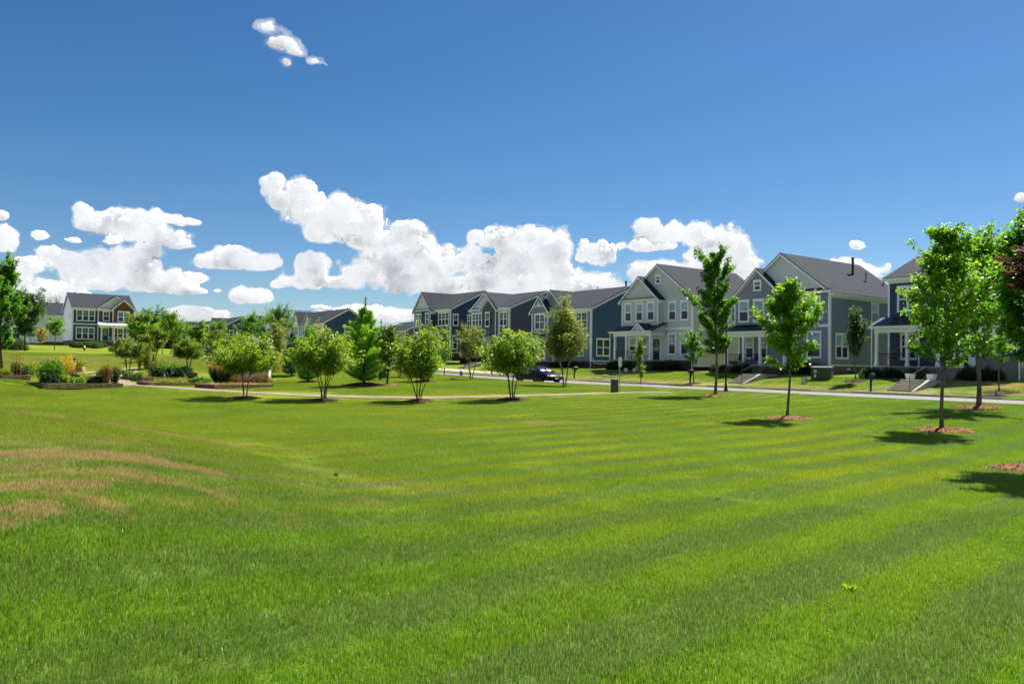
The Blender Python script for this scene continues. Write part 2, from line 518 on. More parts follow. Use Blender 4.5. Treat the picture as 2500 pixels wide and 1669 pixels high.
_A = np.zeros((_n + 3, _n + 3)); _D = np.hypot(XYZ[:, None, 0] - XYZ[None, :, 0], XYZ[:, None, 1] - XYZ[None, :, 1])
_A[:_n, :_n] = _tps(_D) + np.eye(_n) * 1.5
_A[:_n, _n] = 1; _A[:_n, _n + 1:] = XYZ[:, :2]; _A[_n:, :_n] = _A[:_n, _n:].T
_W = np.linalg.solve(_A, np.concatenate([XYZ[:, 2], [0, 0, 0]]))


# low berm on the left: a shoulder line beyond which the lawn drops into a swale
BERM = [(-60, 27), (-30, 24.5), (-14.6, 22), (-11.6, 20.6), (-9.2, 18.6), (-6.4, 15.4), (-4.6, 12.2), (-3.3, 9.2), (-2.6, 6), (-2.4, 2), (-2.4, -8)]
def berm(x, y):
    best = np.full(len(x), 1e9); sg = np.ones(len(x))
    for (ax, ay), (bx, by) in zip(BERM[:-1], BERM[1:]):
        L = math.hypot(bx - ax, by - ay); t = np.clip(((x - ax) * (bx - ax) + (y - ay) * (by - ay)) / L ** 2, 0, 1)
        d = np.hypot(x - ax - t * (bx - ax), y - ay - t * (by - ay)); c = ((bx - ax) * (y - ay) - (by - ay) * (x - ax))
        up = d < best - 1e-9
        best = np.where(up, d, best); sg = np.where(up, np.where(c < 0, 1, -1), sg)
    s = np.clip((best * sg + 2.2) / 4.0, 0, 1); s = s * s * (3 - 2 * s)
    fade = np.clip((y - 1.0) / 5.0, 0, 1) * np.clip((best * sg > 0) * 1.0 + 1.0, 0, 1)
    return (.50 * s + .10 * np.clip(best * sg / 6, 0, 1)) * (.35 + .65 * fade)


def terrain(x, y, road=True):
    x = np.atleast_1d(np.asarray(x, float)); y = np.atleast_1d(np.asarray(y, float))
    cx = np.clip(x, -260, 260); cy = np.clip(y, -60, 330)
    r = np.hypot(cx[:, None] - XYZ[None, :, 0], cy[:, None] - XYZ[None, :, 1])
    z = _tps(r) @ _W[:_n] + _W[_n] + _W[_n + 1] * cx + _W[_n + 2] * cy
    z = z + berm(x, y)
    if road:
        u, v = uv(x, y); rz = road_z(v)
        kz = rz + .10
        a = np.clip((U0 - u) / 4.0, 0, 1); a = a * a * (3 - 2 * a)
        b = np.clip((u - U1 - .2) / 7.0, 0, 1); b = b * b * (3 - 2 * b)
        near = np.where(u <= U0, kz * (1 - a) + z * a, np.where(u >= U1 + .2, kz * (1 - b) + z * b, rz - .14))
        z = near
    return z


def tz(x, y): return float(terrain(x, y)[0])
def ground(px, d, py=930):
    """point on the terrain under photo column px at depth d"""
    for _ in range(4):
        p = P(px, py, d); z = tz(p.x, d)
        r0, r1 = P(px, py, d).z, P(px, py + 10, d).z
        py += (z - r0) / (r1 - r0) * 10
    p = P(px, py, d)
    return Vector((p.x, d, tz(p.x, d)))


# ------------------------------------------------------------------ lawn colour (shared by the ground sheet and the blades)
def _gx(px, py, d): p = P(px, py, d); return p.x, p.y
def _gz(px, py, z):
    r = ray(px, py); d = (z - EYE) / r[2]; return r[0] * d, d
DRY = [(*_gz(20, 1115, .5), 1.9, .8, .1, 1.5), (*_gz(120, 1205, .45), .75, .45, .9, 1.5), (*_gz(230, 1230, .45), 1.1, .22, .1, .8), (*_gz(60, 1255, .45), .7, .2, .1, .9),
       (*_gz(290, 1110, .5), 1.6, .6, -.2, 1.2), (*_gz(220, 1150, .5), 2.0, .45, -.05, .75), (*_gz(380, 1090, .45), 1.3, .6, -.5, .7),
       (*_gz(330, 1006, .5), 4.6, .9, -.28, .75), (*_gz(90, 975, .55), 4.0, .45, -.1, .65), (*_gz(180, 1110, .45), 6.5, 4.6, .2, .34), (*_gz(1340, 1032, -.25), 1.7, .8, .2, .6), (*_gz(1120, 1050, -.25), 1.2, .5, .2, .4),
       (*xy(54.5, 22), 4.0, 1.8, -.93, 1.1), (*xy(50.6, 45), 60.0, 1.6, -.93, .52), (*_gx(200, 880, 75), 38, 22, .6, .42), (*_gx(465, 868, 88), 9, 3, 0, .8), (*_gx(620, 900, 75), 30, 12, .2, .22)]


def lawn_group():
    g = bpy.data.node_groups.new('lawn_colour', 'ShaderNodeTree')
    g.interface.new_socket('Color', in_out='OUTPUT', socket_type='NodeSocketColor')
    t = NT(g); go = t.n('NodeGroupOutput')
    pos = t.n('ShaderNodeNewGeometry').outputs['Position']
    sp = t.n('ShaderNodeSeparateXYZ', inp={0: pos})
    flat = t.n('ShaderNodeCombineXYZ', inp={0: sp.outputs[0], 1: sp.outputs[1], 2: 0.0}).outputs[0]
    big = t.noise(flat, 0.16, 3, 0.5)
    mid = t.noise(flat, 0.9, 4, 0.6)
    fine = t.noise(flat, 9.0, 4, 0.7)
    c = t.mix(t.smooth(big, .36, .62), (.235, .335, .012), (.325, .380, .014))
    near_shade_green = t.m('MAXIMUM', t.smooth(t.m('ADD', sp.outputs[1], t.m('MULTIPLY', t.m('SUBTRACT', big, .5), 10.0)), 15.0, 4.0), t.smooth(t.m('SUBTRACT', sp.outputs[0], t.m('MULTIPLY', sp.outputs[1], .30)), 1.0, 7.0, 0.0, .75))
    c = t.mix(t.m('MULTIPLY', near_shade_green, .85), c, (.145, .300, .012))  # view-angle darkening of the near lawn painted in; right side greener turf
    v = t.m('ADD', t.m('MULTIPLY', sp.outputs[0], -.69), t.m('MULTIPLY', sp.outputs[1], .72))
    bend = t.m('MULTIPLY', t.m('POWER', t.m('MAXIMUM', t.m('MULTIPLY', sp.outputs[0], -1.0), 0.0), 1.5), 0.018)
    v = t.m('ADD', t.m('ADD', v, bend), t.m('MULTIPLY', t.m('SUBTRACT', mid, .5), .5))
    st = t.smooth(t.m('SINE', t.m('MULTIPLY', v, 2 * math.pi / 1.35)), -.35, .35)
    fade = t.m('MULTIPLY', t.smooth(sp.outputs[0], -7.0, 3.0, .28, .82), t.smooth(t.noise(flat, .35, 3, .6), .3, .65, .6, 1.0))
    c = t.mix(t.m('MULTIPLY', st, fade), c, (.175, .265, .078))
    c = t.mix(t.smooth(mid, .55, .75, 0, .25), c, (.34, .38, .02))
    c = t.mix(t.smooth(fine, .5, .8, 0, .30), c, (.15, .23, .010))
    s = 0.0
    wn = t.n('ShaderNodeTexNoise', inp={'Vector': flat, 'Scale': .55, 'Detail': 4.0, 'Roughness': .6})
    wv = t.n('ShaderNodeSeparateXYZ', inp={0: t.vm('ADD', flat, t.vm('MULTIPLY', t.vm('SUBTRACT', wn.outputs['Color'], (.5, .5, .5)), (3.0, 3.0, 0)))})
    for (x, y, rx, ry, rot, wgt) in DRY:
        L = t.ell(t.n('ShaderNodeCombineXYZ', inp={0: wv.outputs[0], 1: wv.outputs[1], 2: s}).outputs[0], x, y, rx, ry, rot)
        s = t.m('MAXIMUM', s, t.m('MULTIPLY', t.smooth(L, 1.5, .0), wgt))
    dn = t.m('ADD', t.m('MULTIPLY', t.noise(flat, .85, 6, .7), .78), t.m('MULTIPLY', fine, .28))
    dry = t.smooth(t.m('ADD', s, t.m('MULTIPLY', t.m('SUBTRACT', dn, .49), 2.3)), .18, .95)
    dry = t.m('MULTIPLY', dry, t.smooth(s, .02, .2))
    c = t.mix(t.m('MULTIPLY', dry, .92), c, (.54, .37, .19))
    g.links.new(c, go.inputs[0])
    return g


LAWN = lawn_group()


def lawn_ground_mat():
    m = bpy.data.materials.new('lawn_turf'); m.use_nodes = True
    t = NT(m.node_tree); b = m.node_tree.nodes['Principled BSDF']
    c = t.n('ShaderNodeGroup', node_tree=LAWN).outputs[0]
    c = t.mix(1.0, c, (.55, .55, .55), 'MULTIPLY')
    m.node_tree.links.new(c, b.inputs['Base Color'])
    b.inputs['Roughness'].default_value = .9; b.inputs['Specular IOR Level'].default_value = .1
    pos = t.n('ShaderNodeNewGeometry').outputs['Position']
    bn = t.n('ShaderNodeBump', inp={'Strength': .9, 'Distance': .05, 'Height': t.noise(pos, 14, 5, .75)})
    m.node_tree.links.new(bn.outputs[0], b.inputs['Normal'])
    return m


def blade_mat():
    m = bpy.data.materials.new('grass_blade'); m.use_nodes = True
    nt = m.node_tree; nt.nodes.clear(); t = NT(nt)
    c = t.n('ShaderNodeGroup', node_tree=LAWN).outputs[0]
    a = t.n('ShaderNodeAttribute', attribute_name='tint').outputs['Fac']
    c = t.mix(t.smooth(a, .55, 1.0, 0, .5), c, (.34, .42, .14))
    c = t.mix(t.smooth(a, .93, 1.0, 0, .8), c, (.52, .46, .26))
    c = t.mix(t.smooth(a, .45, .0, 0, .5), c, (.06, .15, .010))
    b = t.n('ShaderNodeBsdfPrincipled', inp={'Base Color': c, 'Roughness': .34, 'Specular IOR Level': .5}).outputs[0]
    tr = t.n('ShaderNodeBsdfTranslucent', inp={0: t.mix(1.0, c, (1.15, 1.2, .8), 'MULTIPLY')}).outputs[0]
    x = t.n('ShaderNodeMixShader', inp={0: .45, 1: b, 2: tr}).outputs[0]
    nt.links.new(x, t.n('ShaderNodeOutputMaterial').inputs[0])
    return m


def build_ground():
    us = np.unique(np.concatenate([np.arange(-400, -60, 30), np.arange(-60, 0, 3), np.arange(0, 36, .8), np.arange(36, 40, .4), [40.0, 40.02, 44, 48.38, 48.4, 48.6],
                                   np.arange(49, 62, .5), np.arange(62, 120, 4), np.arange(120, 600, 40)]))
    vs = np.unique(np.concatenate([np.arange(-500, -60, 40), np.arange(-60, -10, 4), np.arange(-10, 60, .8), np.arange(60, 180, 1.5), np.arange(180, 330, 10), np.arange(330, 900, 60)]))
    gu, gv = np.meshgrid(us, vs, indexing='ij')
    X, Y = xy(gu.ravel(), gv.ravel())
    Z = np.concatenate([terrain(X[i:i + 20000], Y[i:i + 20000]) for i in range(0, len(X), 20000)])
    far = np.hypot(X, Y) > 420
    Z = np.where(far, np.minimum(Z, 5), Z)
    nu, nv = gu.shape
    i = np.arange(nu * nv).reshape(nu, nv)
    Q = np.stack([i[:-1, :-1].ravel(), i[1:, :-1].ravel(), i[1:, 1:].ravel(), i[:-1, 1:].ravel()], 1)
    o = link('lawn_ground', mesh_np('lawn_ground', np.stack([X, Y, Z], 1), Q, smooth=True), lawn_ground_mat())
    tag(o, 'mown green lawn with pale mowing stripes and dry patches', 'lawn', kind='structure')


build_ground()


def strip(name, mat, pts, width, lift, thick=0.0, label=None, cat=None, kind='structure', rail=False):
    """ribbon laid along ground points"""
    mb = MB(); L, R = [], []
    for i, p in enumerate(pts):
        d = (Vector(pts[min(i + 1, len(pts) - 1)]) - Vector(pts[max(i - 1, 0)])); d.z = 0; d.normalize(); n = Vector((-d.y, d.x, 0))
        for s, arr in ((1, L), (-1, R)):
            q = Vector(p) + n * s * width / 2; q.z = p[2] if rail else tz(q.x, q.y)
            arr.append(q + Vector((0, 0, lift)))
    for i in range(len(pts) - 1):
        mb.hexa([L[i] - Vector((0, 0, .06)), R[i] - Vector((0, 0, .06)), R[i + 1] - Vector((0, 0, .06)), L[i + 1] - Vector((0, 0, .06))][::-1],
                [L[i], R[i], R[i + 1], L[i + 1]][::-1])
    o = mb.build(name, mat)
    return tag(o, label, cat, kind=kind)


ASPHALT = pmat('asphalt_grey', (.195, .19, .185), .85, .2, var=.12, vscale=.6, bump=.4, bscale=60)
CONCRETE = pmat('concrete_pale', (.42, .375, .30), .85, .2, var=.12, vscale=1.2, bump=.3, bscale=40)
KERB_RED = pmat('kerb_reddish', (.38, .27, .20), .85, .2, var=.12, vscale=1.2, bump=.3, bscale=40)
PATHM = pmat('path_tan', (.24, .195, .135), .9, .1, var=.15, vscale=1.0, bump=.4, bscale=50)


def build_road():
    vs = np.concatenate([np.arange(-120, 150, 3.0), np.arange(150, 320, 10.0)])
    us = [U0 + .02, U0 + .9, 44.2, U1 - .9, U1 - .02]
    V = []; Q = []
    for v in vs:
        for j, u in enumerate(us):
            x, y = xy(u, v); V.append((x, y, float(road_z(v)) + (0, .01, .06, .01, 0)[j]))
    n = len(us)
    for i in range(len(vs) - 1):
        for j in range(n - 1):
            Q.append((i * n + j, i * n + j + 1, (i + 1) * n + j + 1, (i + 1) * n + j))
    o = link('road', mesh_np('road', V, Q), ASPHALT)
    tag(o, 'grey asphalt street running past the row of houses', 'street', kind='structure')
    # kerbs: stones of 3 m with a little gap between
    for side, ua, ub in (('near', U0 - .16, U0 + .0), ('far', U1 - .0, U1 + .22)):
        root = empty('kerb', (0, 0, 0), 0, 'concrete kerb along the %s of the street' % ('green lawn side' if side == 'near' else 'house side'), 'kerb')
        tag(root, kind='structure')
        v0 = 0.0 if side == 'near' else -8.0
        k = 0
        while v0 < 150:
            v1 = v0 + 3.0
            ring = lambda dz: [Vector((*xy(u, v), float(road_z(v)) + dz)) for u, v in ((ua, v0), (ub, v0), (ub, v1 - .02), (ua, v1 - .02))]
            red = side == 'far' and any(a < v0 < b for a, b in ((53, 56), (38, 41), (14, 19), (27, 30), (88, 92)))
            MB().hexa(ring(-.1), ring(.14 if not red else .06)).build('kerb_stone', KERB_RED if red else CONCRETE, root)
            v0 = v1; k += 1


build_road()
PATH_PTS = [ground(px, d) for px, d in [(1640, 48), (1560, 47.2), (1500, 46.0), (1400, 44.0), (1300, 43.0), (1180, 42.3), (1050, 42), (900, 42.2), (760, 42.6), (620, 43.6), (520, 44.8), (440, 46.5), (380, 48.5), (330, 51.0), (300, 53.8), (290, 57), (305, 60.5), (325, 64)]]
strip('path', PATHM, PATH_PTS, 1.25, .03, label='narrow tan footpath curving past the garden beds to the street', cat='path')
PATH2 = [ground(px, d) for px, d in [(296, 55), (262, 57.5), (225, 61)]]
strip('path', PATHM, PATH2, 1.4, .030, label='short tan spur of path between the two groups of garden beds', cat='path')
strip('pavement', CONCRETE, [ground(px, d) for px, d in [(405, 112), (440, 104), (480, 97), (540, 92), (600, 89)]], 1.3, .03, label='pale strip of pavement beyond the young maples', cat='pavement')
strip('pavement', CONCRETE, [Vector((*xy(50.6, v), tz(*xy(50.6, v)))) for v in np.arange(60, 128, 3.0)], 1.2, .03, label='pale pavement strip in front of the far navy house', cat='pavement')


# ------------------------------------------------------------------ house materials
def siding_mat(name, col):
    return pmat(name, col, .62, .25, var=.05, vscale=.8, bump=.08, bscale=25)
WHITE = pmat('white_trim', (.88, .89, .92), .5, .3, var=.03, vscale=1.0)
NAVY = siding_mat('navy_siding', (.042, .072, .145))
SLATE = siding_mat('slate_siding', (.105, .113, .140))
TEAL = siding_mat('teal_siding', (.066, .125, .205))
PALE = siding_mat('pale_grey_siding', (.62, .585, .595))
GREY = siding_mat('grey_siding', (.265, .265, .335))
LGREY = siding_mat('light_grey_siding', (.67, .67, .76))
OFFW = siding_mat('off_white_siding', (.76, .77, .81))
BLACKM = pmat('black_metal', (.012, .012, .013), .45, .4)
DOORN = pmat('door_navy', (.03, .06, .09), .4, .4)
DOORB = pmat('door_black', (.015, .015, .017), .4, .4)
METALROOF = pmat('dark_metal_roof', (.022, .028, .038), .42, .5, metal=.3, var=.08)
WHITEROOF = pmat('white_metal_roof', (.66, .66, .66), .4, .4, metal=.0, var=.05)
VENT = pmat('vent_pipe', (.03, .03, .032), .6, .3)
SOLAR = pmat('solar_panel', (.10, .13, .20), .22, .6, var=.05)


def shingle_mat(name, col):
    m = bpy.data.materials.new(name); m.use_nodes = True
    t = NT(m.node_tree); b = m.node_tree.nodes['Principled BSDF']
    tc = t.n('ShaderNodeTexCoord').outputs['Object']
    sp = t.n('ShaderNodeSeparateXYZ', inp={0: tc})
    row = t.m('FRACT', t.m('MULTIPLY', sp.outputs[2], 6.5))
    n1 = t.noise(tc, 3.2, 3, .7); n2 = t.noise(tc, 26, 3, .7)
    c = t.mix(t.smooth(n1, .3, .7), tuple(x * .82 for x in col), tuple(x * 1.2 for x in col))
    c = t.mix(t.smooth(n2, .45, .7, 0, .4), c, tuple(x * 1.5 for x in col))
    c = t.mix(t.smooth(row, .12, .0, 0, .5), c, tuple(x * .45 for x in col))
    m.node_tree.links.new(c, b.inputs['Base Color'])
    b.inputs['Roughness'].default_value = .92; b.inputs['Specular IOR Level'].default_value = .12
    bn = t.n('ShaderNodeBump', inp={'Strength': .5, 'Distance': .02, 'Height': t.m('ADD', row, n2)})
    m.node_tree.links.new(bn.outputs[0], b.inputs['Normal'])
    return m
SHINGLE = shingle_mat('charcoal_shingles', (.036, .041, .053))


def brick_mat(name, c1, c2, mort):
    m = bpy.data.materials.new(name); m.use_nodes = True
    t = NT(m.node_tree); b = m.node_tree.nodes['Principled BSDF']
    tc = t.n('ShaderNodeTexCoord').outputs['Object']
    sp = t.n('ShaderNodeSeparateXYZ', inp={0: tc})
    q = t.n('ShaderNodeCombineXYZ', inp={0: t.m('ADD', sp.outputs[0], sp.outputs[1]), 1: sp.outputs[2], 2: 0.0}).outputs[0]
    br = t.n('ShaderNodeTexBrick', inp={'Vector': q, 'Color1': (*c1, 1), 'Color2': (*c2, 1), 'Mortar': (*mort, 1), 'Scale': 1.0,
                                        'Mortar Size': .008, 'Brick Width': .22, 'Row Height': .08})
    c = t.mix(t.smooth(t.noise(tc, 2.0, 4, .6), .35, .7, 0, .4), br.outputs[0], tuple(x * .6 for x in c1))
    m.node_tree.links.new(c, b.inputs['Base Color'])
    b.inputs['Roughness'].default_value = .9; b.inputs['Specular IOR Level'].default_value = .15
    bn = t.n('ShaderNodeBump', inp={'Strength': .6, 'Distance': .01, 'Height': br.outputs[1]}); bn.invert = True
    m.node_tree.links.new(bn.outputs[0], b.inputs['Normal'])
    return m
BRICK_BROWN = brick_mat('brown_brick', (.10, .055, .042), (.07, .042, .036), (.16, .14, .13))
BRICK_TAN = brick_mat('tan_brick', (.24, .17, .13), (.17, .12, .095), (.30, .27, .24))
BRICK_RED = brick_mat('red_brick', (.23, .078, .055), (.17, .058, .045), (.17, .12, .10))
BRICK_GREY = brick_mat('greyed_brick', (.26, .22, .20), (.18, .14, .125), (.36, .34, .32))


def pane_mat(name, col, rough=.04):
    m = bpy.data.materials.new(name); m.use_nodes = True
    t = NT(m.node_tree); b = m.node_tree.nodes['Principled BSDF']
    pos = t.n('ShaderNodeNewGeometry').outputs['Position']
    c = t.mix(t.smooth(t.noise(pos, 1.4, 3, .6), .35, .68), tuple(x * .7 for x in col), tuple(x * 1.3 for x in col))
    m.node_tree.links.new(c, b.inputs['Base Color'])
    b.inputs['Roughness'].default_value = rough; b.inputs['Specular IOR Level'].default_value = .5
    b.inputs['IOR'].default_value = 1.45
    bn = t.n('ShaderNodeBump', inp={'Strength': .06, 'Distance': .05, 'Height': t.noise(pos, .9, 2, .5)})
    m.node_tree.links.new(bn.outputs[0], b.inputs['Normal'])
    return m
GLASS = pane_mat('dark_window_glass', (.020, .036, .044))
BLIND = pane_mat('glass_over_blinds', (.32, .46, .50), .10)
BLIND2 = pane_mat('glass_over_pale_curtain', (.30, .34, .34), .12)


# ------------------------------------------------------------------ house builder
class Frame:
    """a wall plane: origin, horizontal axis, outward normal (house-local)"""
    def __init__(s, o, ex, n):
        s.o, s.ex, s.n = Vector(o), Vector(ex), Vector(n)
    def p(s, a, z, out=0.0):
        return s.o + s.ex * a + Vector((0, 0, z)) + s.n * out


def span(poly, z):
    xs = []
    n = len(poly)
    for i in range(n):
        (a, za), (b, zb) = poly[i], poly[(i + 1) % n]
        if abs(zb - za) < 1e-9:
            if abs(z - za) < 1e-6: xs += [a, b]
        elif min(za, zb) - 1e-6 <= z <= max(za, zb) + 1e-6:
            xs.append(a + (b - a) * (z - za) / (zb - za))
    return (min(xs), max(xs)) if xs else None


def wall(root, fr, poly, mat, boards=0.0, single=True, name='wall', thick=.12):
    mb = MB(); mb.extrude([fr.p(a, z) for a, z in poly], fr.n * -thick)
    w = mb.build(name, mat, root)
    if boards:
        z0, z1 = min(z for _, z in poly), max(z for _, z in poly)
        k = int(round((z1 - z0) / boards)); ex = (z1 - z0) / k
        allb = MB()
        for i in range(k):
            zb, zt = z0 + i * ex, z0 + (i + 1) * ex
            sb, st = span(poly, zb + 1e-4), span(poly, zt - 1e-4)
            if not sb or not st: continue
            b = MB() if single else allb
            b.hexa([fr.p(sb[0], zb, .001), fr.p(sb[1], zb, .001), fr.p(sb[1], zb, .042), fr.p(sb[0], zb, .042)],
                   [fr.p(st[0], zt, .001), fr.p(st[1], zt, .001), fr.p(st[1], zt, .006), fr.p(st[0], zt, .006)])
            if single: b.build('siding_board', mat, w)
        if not single: allb.build('siding', mat, w)
    return w


def fbox(mb, fr, a0, a1, z0, z1, o0, o1):
    return mb.hexa([fr.p(a0, z0, o0), fr.p(a1, z0, o0), fr.p(a1, z0, o1), fr.p(a0, z0, o1)],
                   [fr.p(a0, z1, o0), fr.p(a1, z1, o0), fr.p(a1, z1, o1), fr.p(a0, z1, o1)])


def window(root, fr, a0, a1, z0, z1, units=1, grid=0, blind=0, shutters=None, head=.16, trim=.10):
    """casing with its sashes and panes; grid = muntin columns in the upper sash, blind = 0 none, 1 upper pane, 2 pale"""
    out = .046
    c = MB()
    fbox(c, fr, a0 - .03, a1 + .03, z1 - head, z1 + .02, out - .026, out + .055)
    fbox(c, fr, a0 - .02, a1 + .02, z0 - .02, z0 + trim, out - .026, out + .05)
    for x in (a0, a1 - trim):
        fbox(c, fr, x, x + trim, z0 + trim, z1 - head, out - .026, out + .04)
    ia, ib = a0 + trim, a1 - trim
    uw = (ib - ia - (units - 1) * trim) / units
    zi0, zi1 = z0 + trim, z1 - head
    zm = (zi0 + zi1) / 2
    panes = []
    s = MB()
    for k in range(units):
        x0 = ia + k * (uw + trim); x1 = x0 + uw
        if k: fbox(c, fr, x0 - trim, x0, zi0, zi1, out - .026, out + .04)
        e = .05
        for zz0, zz1, oo in ((zi0, zm, .012), (zm, zi1, .022)):
            fbox(s, fr, x0, x1, zz0, zz0 + e, out - .02, out + oo)
            fbox(s, fr, x0, x1, zz1 - e, zz1, out - .02, out + oo)
            fbox(s, fr, x0, x0 + e, zz0 + e, zz1 - e, out - .02, out + oo)
            fbox(s, fr, x1 - e, x1, zz0 + e, zz1 - e, out - .02, out + oo)
            panes.append((x0 + e, x1 - e, zz0 + e, zz1 - e, oo - .012, zz0 == zm))
        if grid:
            for j in range(1, grid):
                xx = x0 + e + (uw - 2 * e) * j / grid
                fbox(s, fr, xx - .015, xx + .015, zm + e, zi1 - e, out + .008, out + .018)
            zz = (zm + zi1) / 2
            fbox(s, fr, x0 + e, x1 - e, zz - .015, zz + .015, out + .008, out + .017)
    w = c.build('window', WHITE, root)
    s.build('sash', WHITE, w)
    for (x0, x1, z0_, z1_, oo, up) in panes:
        pm = GLASS if not blind else (BLIND if (up and blind == 1) else (BLIND2 if (up and blind == 2) else GLASS))
        fbox(MB(), fr, x0, x1, z0_, z1_, out - .02, out + oo).build('pane', pm, w)
    if shutters:
        for x in (a0 - .42, a1 + .06):
            sb = MB(); fbox(sb, fr, x, x + .36, z0, z1, out - .02, out + .03)
            for zz in np.arange(z0 + .08, z1 - .08, .12): fbox(sb, fr, x + .04, x + .32, zz, zz + .05, out + .03, out + .04)
            sb.build('shutter', shutters, root)
    return w


def slab(root, pts, t, mat, name='roof'):
    a, b, c, d = [Vector(p) for p in pts]
    n = (b - a).cross(c - a).normalized()
    if n.z < 0: n = -n
    mb = MB(); mb.extrude([a, b, c, d], -n * t)
    return mb.build(name, mat, root)


def gable_roof(root, x0, x1, y0, y1, ze, zr, axis, mat=None, oe=.35, orake=.30, rakes=(True, True), gutters=(True, True), t=.14, name='roof', ridge=None):
    """two slabs with white rake boards, fascias and gutters; axis = direction of the ridge"""
    mat = mat or SHINGLE
    lift = .07
    def q(a, b, z):
        return Vector((a, b, z)) if axis == 'x' else Vector((b, a, z))
    (a0, a1), (b0, b1) = ((x0, x1), (y0, y1)) if axis == 'x' else ((y0, y1), (x0, x1))
    bm = (b0 + b1) / 2 if ridge is None else ridge
    A0, A1 = a0 - (orake if rakes[0] else 0), a1 + (orake if rakes[1] else 0)
    for si, (be, sg) in enumerate(((b0, -1), (b1, 1))):
        slope = (zr - ze) / abs(bm - be)
        eb = be + sg * oe; ez = ze - slope * oe
        top = lambda a, b: q(a, b, zr - slope * abs(b - bm) + lift + t)
        slab(root, [top(A0, eb), top(A1, eb), q(A1, bm, zr + lift + t), q(A0, bm, zr + lift + t)], t, mat, name)
        nrm = q(0, sg, 0)
        mb = MB()
        mb.plate(q(A0 + .02, eb - sg * .03, ez + lift + t - .1), q(A1 - .02, eb - sg * .03, ez + lift + t - .1), .18, nrm, .03)
        mb.build('fascia', WHITE, root)
        if gutters[si]:
            g = MB(); g.plate(q(A0, eb + sg * .005, ez + lift + t - .06), q(A1, eb + sg * .005, ez + lift + t - .06), .12, nrm, .11)
            g.build('gutter', WHITE, root)
        sf = MB(); sf.extrude([q(A0 + .03, eb - sg * .04, ez + lift - .06), q(A1 - .03, eb - sg * .04, ez + lift - .06), q(A1 - .03, be - sg * .0, ez + lift - .06), q(A0 + .03, be, ez + lift - .06)], (0, 0, .03))
        sf.build('soffit', WHITE, root)
        fz = MB(); fz.plate(q(a0, be + sg * .03, ez + lift - .06), q(a1, be + sg * .03, ez + lift - .06), .24, nrm, .03); fz.build('frieze_board', WHITE, root)
        for k, (A, sgn) in enumerate(((A0, -1), (A1, 1))):
            if not rakes[k]: continue
            rb = MB()
            o = q(sgn, 0, 0)
            rb.plate(q(A - sgn * .05, eb, ez + lift + .04), q(A - sgn * .05, bm, zr + lift + .04), .22, o, .055)
            rb.plate(q(A - sgn * (orake - .035), be, ze + lift - .1), q(A - sgn * (orake - .035), bm, zr + lift - .1), .17, o, .03)
            rb.build('rake_board', WHITE, root)
            un = MB(); un.extrude([q(A - sgn * .06, eb, ez + lift - .01), q(A - sgn * .06, bm, zr + lift - .01), q(A - sgn * orake, bm, zr + lift - .01), q(A - sgn * orake, eb, ez + lift - .01)], (0, 0, .025))
            un.build('rake_soffit', WHITE, root)


